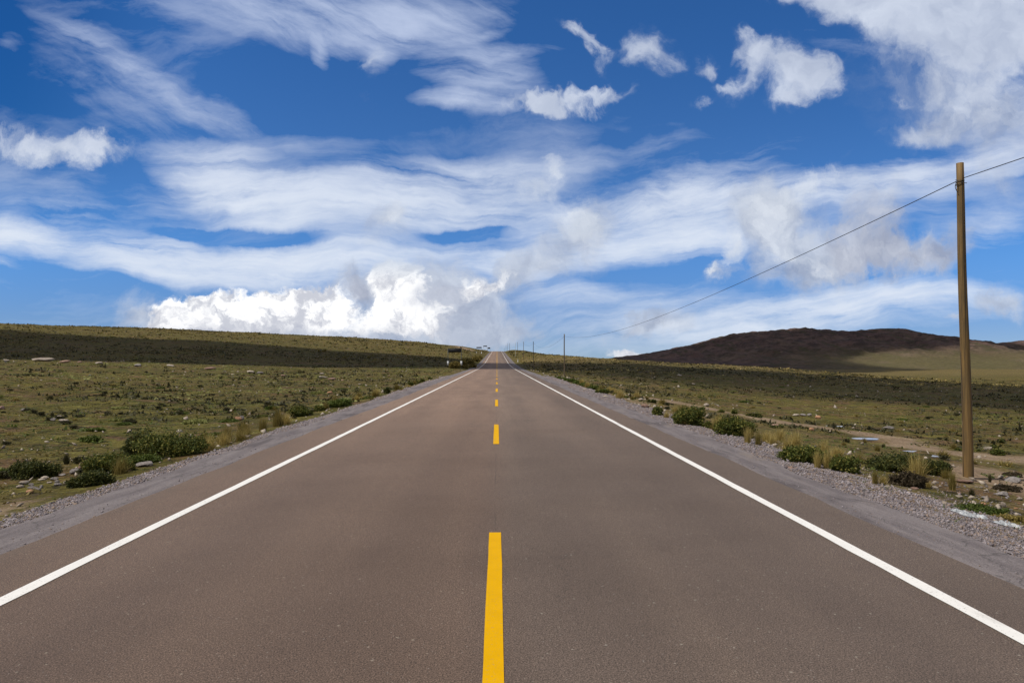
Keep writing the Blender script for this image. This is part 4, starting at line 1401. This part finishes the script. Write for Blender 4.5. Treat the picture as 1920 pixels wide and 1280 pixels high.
make_rock(114, 792, 22, 9, 'pale', 'wide front rock of the pale rock group on the left meadow')
make_rock(98, 789, 10, 7, 'grey', 'dark rock at the left of the pale rock group')
make_rock(445, 789, 15, 10, 'orange', 'brown rock in the small heap behind the grass pair')
make_rock(452, 787, 10, 10, 'grey', 'dark rock leaning on the brown one in the small heap')
make_rock(618, 737, 10, 5, 'orange', 'yellowish rock on the left meadow beyond the grass pair')
make_rock(635, 742, 10, 4, 'pale', 'flat pale rock right of the yellowish one')
make_rock(152, 884, 20, 22, 'pink', 'pink white rough rock left of the thicket')
make_rock(138, 889, 18, 14, 'grey', 'dull rock below left of the pink white one')
make_rock(224, 885, 34, 8, 'pink', 'brownish slab tilted against the thicket by the left gravel')
make_rock(268, 875, 34, 12, 'grey', 'grey violet slab under the olive cushion by the left gravel')
make_rock(455, 821, 16, 8, 'pale', 'white stone at the left gravel edge between grass clumps')
make_rock(54, 925, 14, 9, 'orange', 'tan rock in front of the grey rubble at the left edge')
for i in range(16):
    make_rock(34 + i * 5.8 + random.uniform(-5, 5), 918 + random.uniform(-13, 9) - i * .9, random.uniform(7, 15), random.uniform(5, 9), random.choice(['pale', 'grey', 'grey']), 'grey rubble stone in the heap below the round shrub', 'rubble below the round shrub on the left')
make_rock(1325, 762, 10, 8, 'pale', 'white rock near a small dark shrub on the right meadow')
make_rock(1327, 768, 6, 4, 'pale', 'small flat stone below the white rock on the right meadow')
make_rock(1275, 705, 9, 5, 'pale', 'pale boulder in the shaded part of the right slope')
make_rock(1301, 721, 7, 4, 'pale', 'small pale boulder lower on the shaded right slope')
make_rock(1494, 780, 12, 6, 'pale', 'left one of three pale rocks in a row on the right meadow')
make_rock(1507, 780, 11, 6, 'grey', 'middle one of three rocks in a row on the right meadow')
make_rock(1519, 780, 9, 7, 'grey', 'right one of three rocks in a row on the right meadow')
make_rock(1536, 785, 12, 8, 'orange', 'orange rock right of the three rocks in a row')
make_rock(1523, 807, 9, 8, 'orange', 'orange rock on the bank left of the puddles')
make_rock(1558, 810, 6, 4, 'pale', 'small white stone by the narrow upper puddle')
make_rock(1669, 805, 22, 8, 'grey', 'wide grey brown rock beside the track above the puddles')
make_rock(1137, 745, 11, 5, 'pale', 'pale rock where the far right shrub row ends')
make_rock(1096, 731, 7, 4, 'pale', 'small white rock in the far right shrub row')
make_rock(1065, 710, 7, 5, 'pale', 'white rock right of the second pole')
make_rock(1210, 765, 15, 10, 'pink', 'cream pink rock left of the small rounded dark shrub')
make_rock(1480, 881, 20, 8, 'pink', 'brown pink rock lying out on the right gravel')
make_rock(1461, 874, 14, 7, 'grey', 'dull brown rock left of the pink one on the right gravel')
make_rock(1812, 906, 40, 7, 'pink', 'flat stone slab against the foot of the near pole', name='stone_slab')
make_rock(1908, 906, 34, 14, 'grey', 'grey slab rock at the right edge above the dry shrub')
make_rock(1878, 897, 12, 8, 'pale', 'pale rock right of the pole foot')
make_rock(1884, 930, 24, 10, 'grey', 'flat grey rock on soil at the right edge')
make_rock(1896, 921, 10, 6, 'pale', 'small pale rock on top of the stony soil at the right')
make_rock(1914, 938, 12, 8, 'pale', 'pale rock just inside the right edge of the photo')
make_rock(1883, 951, 9, 14, 'pale', 'upright white rock above the brownish grass mat')
make_rock(1850, 936, 14, 7, 'grey', 'dark flat rock above the vivid green grass mat')
make_rock(1846, 947, 12, 6, 'orange', 'rusty small rock above the vivid green grass mat')
make_rock(1801, 933, 12, 6, 'pale', 'pale stone left of the dark sprig below the pole')
make_rock(1755, 916, 12, 6, 'pale', 'pale stone right of the tiny straw clump')
make_rock(1717, 918, 14, 6, 'pink', 'reddish stone at the foot of the twiggy shrub')
make_rock(1667, 915, 12, 6, 'pale', 'pale stone at the left foot of the twiggy shrub')
for i in range(46):
    px, py = random.uniform(1660, 1918), random.uniform(902, 962)
    if py > 912 + (px - 1660) * .20 or py < 900:
        continue
    make_rock(px, py, random.uniform(4, 9), random.uniform(3, 5), random.choice(['pale', 'pink', 'grey', 'grey', 'orange']), 'small stone on the stony soil near the pole foot', 'small stones near the pole foot')
for i in range(40):
    left = random.random() < .55
    y = random.uniform(22, 105)
    u = random.uniform(.12, .68)
    x = -u * y if left else u * y
    if not free(x, y):
        continue
    kind = random.choice(['pale', 'pale', 'grey', 'pink'])
    o = obj('rock', random.choice(RM[kind]), loc=(x, y, float(zfun(x, y)) + .04))
    s = random.uniform(.14, .42)
    o.scale = (s, s * .8, s * .7)
    o.rotation_euler = (0, 0, random.random() * 6)
    side = 'left' if left else 'right'
    tag(o, f'small scattered {kind} rock lying in the {side} meadow grass', 'rock', f'small {kind} rocks in the {side} meadow')

# ------------------------------------------------------------------ puddles and plastic
for i, (cx, cy, rx, ry_, ang, zc) in enumerate(PUDDLES):
    m = 48
    a = np.arange(m) / m * 2 * np.pi
    rr = 1 + .55 * fbm(np.cos(a) * 1.5 + i * 5, np.sin(a) * 1.5 + i, 3)
    ring = np.stack([np.cos(a) * rr * rx, np.sin(a) * rr * ry_, np.zeros(m)], 1)
    v = np.concatenate([[[0, 0, 0]], ring])
    f = np.stack([np.zeros(m, int), 1 + np.arange(m), 1 + (np.arange(m) + 1) % m], 1)
    o = obj('puddle', mesh('puddle', v, f, M_WATER), loc=(cx, cy, zc + .004))
    tag(o, 'shallow puddle reflecting the sky on the dirt track', kind='structure')


def sheet(px, py, wpx, dpth, label):
    x, y, z = hit(px, py)
    w = wpx * y / FPX
    nx, ny = 46, 30
    u, t = np.meshgrid(np.linspace(-.5, .5, nx), np.linspace(-.5, .5, ny))
    ed = 1 + .3 * fbm(u * 3 + px, t * 3, 3)
    X = u * w * ed
    Y = t * dpth * (1 + .5 * fbm(u * 4, t + px, 3)) - u * w * .25
    env = sm((.5 - np.abs(u)) * 5) * sm((.5 - np.abs(t)) * 5)
    Z = zfun(X + x, Y + y) + .015 + env * (.012 + .05 * np.abs(fbm(u * 6 + 3, t * 5 + px, 4)))
    v = np.stack([X.ravel(), Y.ravel(), Z.ravel() - z], 1)
    o = obj('plastic_sheet', mesh('plastic_sheet', v, grid_faces(ny, nx), M_PLASTIC, True), loc=(x, y, z))
    tag(o, label, 'plastic sheet', 'plastic litter on the right gravel')


sheet(1826, 970, 40, .20, 'crumpled whitish plastic sheet below the vivid green grass mat')
sheet(1890, 986, 34, .26, 'bluish white crumpled plastic sheet at the right edge')
sheet(1802, 963, 22, .22, 'small pale scrap of plastic left of the large crumpled sheet')


# ------------------------------------------------------------------ poles and wires
def pole(px, top_py, X=None, base_z=None, r0=.092, r1=.064, mat_=None, label='', lean=(0, 0), Y=None, tie=False):
    a = tang(px, top_py)
    if Y is None:
        Y = X / a[0]
    x = X if X is not None else a[0] * Y
    zt = CAM_H + a[1] * Y
    zb = float(zfun(x, Y)) if base_z is None else base_z
    root = empty('utility_pole', (x, Y, zb))
    tag(root, label, 'pole', 'utility poles along the right side')
    n_ = 20
    hs = np.linspace(-.3, zt - zb, 16)
    ang = np.arange(n_) / n_ * 2 * np.pi
    H = zt - zb
    vs_ = []
    for h in hs:
        t = max(h, 0) / H
        r = (r0 + (r1 - r0) * t) * (1 + .03 * np.sin(ang * 3 + h) + .015 * np.sin(ang * 5 + 2 * h))
        vs_.append(np.stack([np.cos(ang) * r + lean[0] * h + .01 * math.sin(h * 1.3), np.sin(ang) * r + lean[1] * h, np.full(n_, h)], 1))
    v = np.concatenate(vs_ + [np.array([[lean[0] * H, lean[1] * H, H + .012]])])
    k = np.arange(n_)
    fs = [np.stack([k + i * n_, (k + 1) % n_ + i * n_, (k + 1) % n_ + (i + 1) * n_, k + (i + 1) * n_], 1) for i in range(len(hs) - 1)]
    top = (len(hs) - 1) * n_
    cap = np.stack([top + k, top + (k + 1) % n_, np.full(n_, len(v) - 1)], 1)
    obj('post', mesh('post', v, fs + [cap], mat_ or M_POLE_FAR, True), root)
    return root, Vector((x + lean[0] * (H - .3), Y + lean[1] * (H - .3), zt - .3))


def cable(pts, r, n_=6):
    return merge([tube(pts[i], pts[i + 1], r, r, n_) for i in range(len(pts) - 1)])


PX = 8.85
p1x, p1y, p1z = hit(1816, 895)
top1 = tang(1799, 306)
H1 = CAM_H + top1[1] * p1y - p1z
leanx = (top1[0] * p1y - p1x) / H1
tops = []
root1, _ = pole(1816, 306, X=p1x, Y=p1y, base_z=p1z, mat_=M_WOOD, r0=9.3 / FPX * p1y, r1=6.4 / FPX * p1y, lean=(leanx, 0), label='nearest and tallest looking wooden pole, close up at the right')
za = CAM_H + tang(1799, 338)[1] * p1y - p1z
att = Vector((p1x + leanx * za, p1y, p1z + za))
tops.append(att)
# wire tie: a band round the post, a through bolt and a hanging loop of cable
ra = 6.7 / FPX * p1y
band = [(leanx * za + math.cos(t) * (ra + .006), math.sin(t) * (ra + .006), za + .02 * math.sin(t)) for t in np.linspace(0, 2 * math.pi, 21)]
band2 = [(leanx * za + math.cos(t) * (ra + .006), math.sin(t) * (ra + .006), za - .05 + .05 * math.cos(t)) for t in np.linspace(0, 2 * math.pi, 21)]
loop = [(leanx * za - ra - .01 - .045 * math.sin(t), -ra * .7, za - .02 - .22 * t / math.pi) for t in np.linspace(0, math.pi, 14)]
v, f = merge([(lambda q: (q[0], np.concatenate(q[1])))(cable(c_, .006)) for c_ in (band, band2, loop)])
obj('wire_tie', mesh('wire_tie', v, f, M_WIRE), root1)
v, f = tube((leanx * za - ra - .03, -.02, za - .05), (leanx * za + ra + .07, .01, za - .05), .006, .006)
obj('bolt', mesh('bolt', v, f, M_WIRE), root1)

for px, tp, X, Y, lab, m_ in [
    (1058, 626, PX, None, 'second wooden pole, standing on the shaded right slope', None),
    (1000, 640, 8.7, None, 'third pole, cutting the skyline left of the second one', None),
    (981.6, 640, 8.7, None, 'fourth pole, half hidden behind the right bank', None),
    (970.5, 641, 8.9, None, 'fifth pole, thin, rising behind the right bank', None),
    (955.6, 643, 8.8, None, 'dark pole near the crest, thickest of the farthest cluster', None),
    (952, 643.5, None, 600, 'faint pole just left of the dark crest pole', None),
    (948.8, 646, None, 700, 'second faintest pole beyond the crest', None),
    (945.5, 652, None, 800, 'shortest pole, peeping over the crest by the road', None),
]:
    YY = Y or X / tang(px, tp)[0]
    XX = X or tang(px, tp)[0] * YY
    rr = .085 if YY < 400 else .13
    r, at = pole(px, tp, X=XX, Y=YY, mat_=m_, r0=rr, r1=rr * .72, label=lab)
    tops.append(at)
# pale thin post between the fifth and the dark crest pole
r, at = pole(966.3, 642, X=7.6, mat_=M_PALE_POLE, r0=.07, r1=.05, label='pale thin post among the far poles, whitish at its foot')


def wire(a, b, sag, label, r=.008):
    n_ = 60
    pts = []
    for i in range(n_ + 1):
        t = i / n_
        p = Vector(a).lerp(Vector(b), t)
        p.z -= sag * 4 * t * (1 - t)
        pts.append(tuple(p))
    v, f = cable(pts, r, 5)
    o0 = np.array(pts[0])
    o = obj('overhead_wire', mesh('overhead_wire', v - o0, f, M_WIRE), loc=tuple(o0))
    tag(o, label, 'wire', 'spans of the overhead wire')


prev = Vector((9.1, p1y - 82, p1z + 5.1))
wire(prev, tops[0] + Vector((.03, 0, .03)), 0.5, 'wire span leaving the near pole to the right edge')
wire(tops[0] + Vector((-.06, .02, -.02)), tops[1], 1.12, 'long sagging wire from the near pole to the second pole', .0085)
wire(tops[1], tops[2], 1.35, 'sagging wire between the second and the third pole', .010)
wire(tops[2], tops[3], 1.0, 'faint wire between the third and the fourth pole', .010)
# splice on the first span
sp_ = prev.lerp(tops[0] + Vector((.03, 0, .03)), 1 - .66 / 82)


# ------------------------------------------------------------------ signs and marker posts
def box(cx, cy, cz, sx, sy, sz):
    s = np.array([[a, b_, c_] for a in (-.5, .5) for b_ in (-.5, .5) for c_ in (-.5, .5)])
    v = s * [sx, sy, sz] + [cx, cy, cz]
    f = np.array([[0, 1, 3, 2], [4, 6, 7, 5], [0, 4, 5, 1], [2, 3, 7, 6], [0, 2, 6, 4], [1, 5, 7, 3]])
    return v, f


def sign(x0, x1, ytop, ybot, Y, foot0, foot1, label, feet=True, board=None):
    a0, e1 = tang(x0, ytop)
    a1, e0 = tang(x1, ybot)
    fz0 = CAM_H + tang(x0, foot1)[1] * Y
    fz1 = CAM_H + tang(x0, foot0)[1] * Y
    xa, xb = a0 * Y, a1 * Y
    zt, zb = CAM_H + e1 * Y, CAM_H + e0 * Y
    g0, g1 = float(zfun(xa, Y)), float(zfun(xb, Y))
    root = empty('signboard', ((xa + xb) / 2, Y, min(g0, g1)))
    tag(root, label, 'road sign', 'black signboards on the left bank')
    ox, oz = (xa + xb) / 2, min(g0, g1)
    w = xb - xa
    v, f = box(0, -.06, (zt + zb) / 2 - oz, w * .97, .03, zt - zb)
    bo = obj('board', mesh('board', v, f, board or M_BOARD), root)
    v, f = merge([box(0, -.03, zz - oz, w * .9, .03, .05) for zz in (zb + (zt - zb) * .25, zb + (zt - zb) * .75)])
    obj('brace', mesh('brace', v, f, M_POST_GREEN), root)
    for sx, g in ((-1, g0), (1, g1)):
        px_ = sx * w * .5
        v, f = box(px_, 0, (zt + .05 + g - .3) / 2 - oz, .10, .10, zt + .05 - g + .3)
        po = obj('post', mesh('post', v, f, M_POST_GREEN), root)
        if feet:
            lo = max(fz0, g - .05)
            v, f = box(px_, 0, (lo + fz1) / 2 - oz, .30, .26, max(fz1 - lo, .3))
            obj('white_band', mesh('white_band', v, f, M_POST_WHITE), po)
    return root


sign(840, 865, 653, 660.5, 130, 676.7, 685, 'nearest wide black signboard on two posts with white feet')
sign(893.5, 902.8, 650.3, 652.6, 338, 660, 663.5, 'wide dark signboard half sunk behind the bank brow')
sign(906.2, 912.9, 647.8, 649.7, 480, 654, 657, 'highest black signboard on white legs near the crest')
sign(914.3, 919, 651.2, 653.8, 545, 656, 658, 'smallest black signboard right at the road crest', feet=False)


def marker(px, top, X, label):
    a, e = tang(px, top)
    Y = X / a
    z0 = float(zfun(X, Y))
    zt = max(CAM_H + e * Y, z0 + .6)
    root = empty('marker_post', (X, Y, z0))
    tag(root, label, 'marker post', 'white marker posts at the road edge')
    H = zt - z0
    v, f = tube((0, 0, -.2), (0, 0, H), .075, .065, 10)
    cap = np.array([np.arange(10, 20)])
    obj('shaft', mesh('shaft', v, [f, cap], M_POST_WHITE), root)
    v, f = tube((0, 0, H * .72), (0, 0, H * .86), .074, .072, 10)
    obj('band', mesh('band', v, f, M_BOARD), root)


marker(900.3, 666.8, -6.0, 'white marker post beside the left edge of the far road')
marker(971, 673.5, 6.3, 'whitish marker post beside the right edge of the far road')


# ------------------------------------------------------------------ clouds overhead whose shadows lie on the grassland
def cloud(poly, alt, thick, step, nz, label, seed, mat_=None):
    poly = np.array(poly, float)
    off = np.array([SUN.x, SUN.y]) / SUN.z * alt
    lo, hi = poly.min(0) - 40, poly.max(0) + 40
    gx_ = np.arange(lo[0], hi[0], step)
    gy_ = np.arange(lo[1], hi[1], step)
    X, Y = np.meshgrid(gx_, gy_)
    ins = np.zeros(X.shape, bool)
    j = len(poly) - 1
    for i in range(len(poly)):
        xi, yi = poly[i]
        xj, yj = poly[j]
        c_ = ((yi > Y) != (yj > Y)) & (X < (xj - xi) * (Y - yi) / (yj - yi + 1e-9) + xi)
        ins ^= c_
        j = i
    d = seg_dist(X, Y, [tuple(p) for p in poly] + [tuple(poly[0])])
    d = np.where(ins, d, -d) + nz * fbm(X / nz * .5 + seed, Y / nz * .5 + seed, 4, .6)
    inside = d > 0
    t = np.sqrt(np.clip(d / thick, 0, 1))
    lump = 1 + .6 * fbm(X / thick * 1.6, Y / thick * 1.6, 4)
    top = alt + thick * t * lump
    bot = alt - thick * .22 * t
    nr, nc = X.shape
    f = grid_faces(nr, nc)
    keep = inside.ravel()[f].all(1)
    ft = f[keep]
    v = np.concatenate([np.stack([X.ravel() + off[0], Y.ravel() + off[1], top.ravel()], 1), np.stack([X.ravel() + off[0], Y.ravel() + off[1], bot.ravel()], 1)])
    fb = ft[:, ::-1] + nr * nc
    fa = np.concatenate([ft, fb])
    used, inv = np.unique(fa, return_inverse=True)
    me = mesh('cloud', v[used], inv.reshape(-1, 4), mat_ or M_CLOUD, True)
    tag(obj('cloud', me), label, kind='structure')


cloud([(-700, 118), (-90, 112), (-55, 112), (-30, 118), (-12, 134), (3, 139), (16, 128), (30, 120), (60, 112), (60, 150),
       (22, 178), (4, 212), (-20, 222), (-60, 234), (-110, 240), (-700, 275)], 950, 40, 5, 16, 'flat based cloud high overhead out of the picture', 2.0)
cloud([(12, 120), (17, 88), (22, 56), (48, 42), (360, 46), (370, 150), (130, 156), (90, 156), (55, 158), (24, 150)], 1150, 40, 5, 26, 'thin cloud high overhead right of the road', 5.0, M_CLOUD_THIN)
cloud([(60, 900), (300, 820), (560, 1000), (720, 1150), (700, 1300), (960, 1460), (1180, 1600), (1200, 1860), (200, 1900), (150, 1400)], 2300, 120, 24, 190, 'large cloud high overhead out of the picture', 9.0, cloudmat('broken_cloud', 0.25))
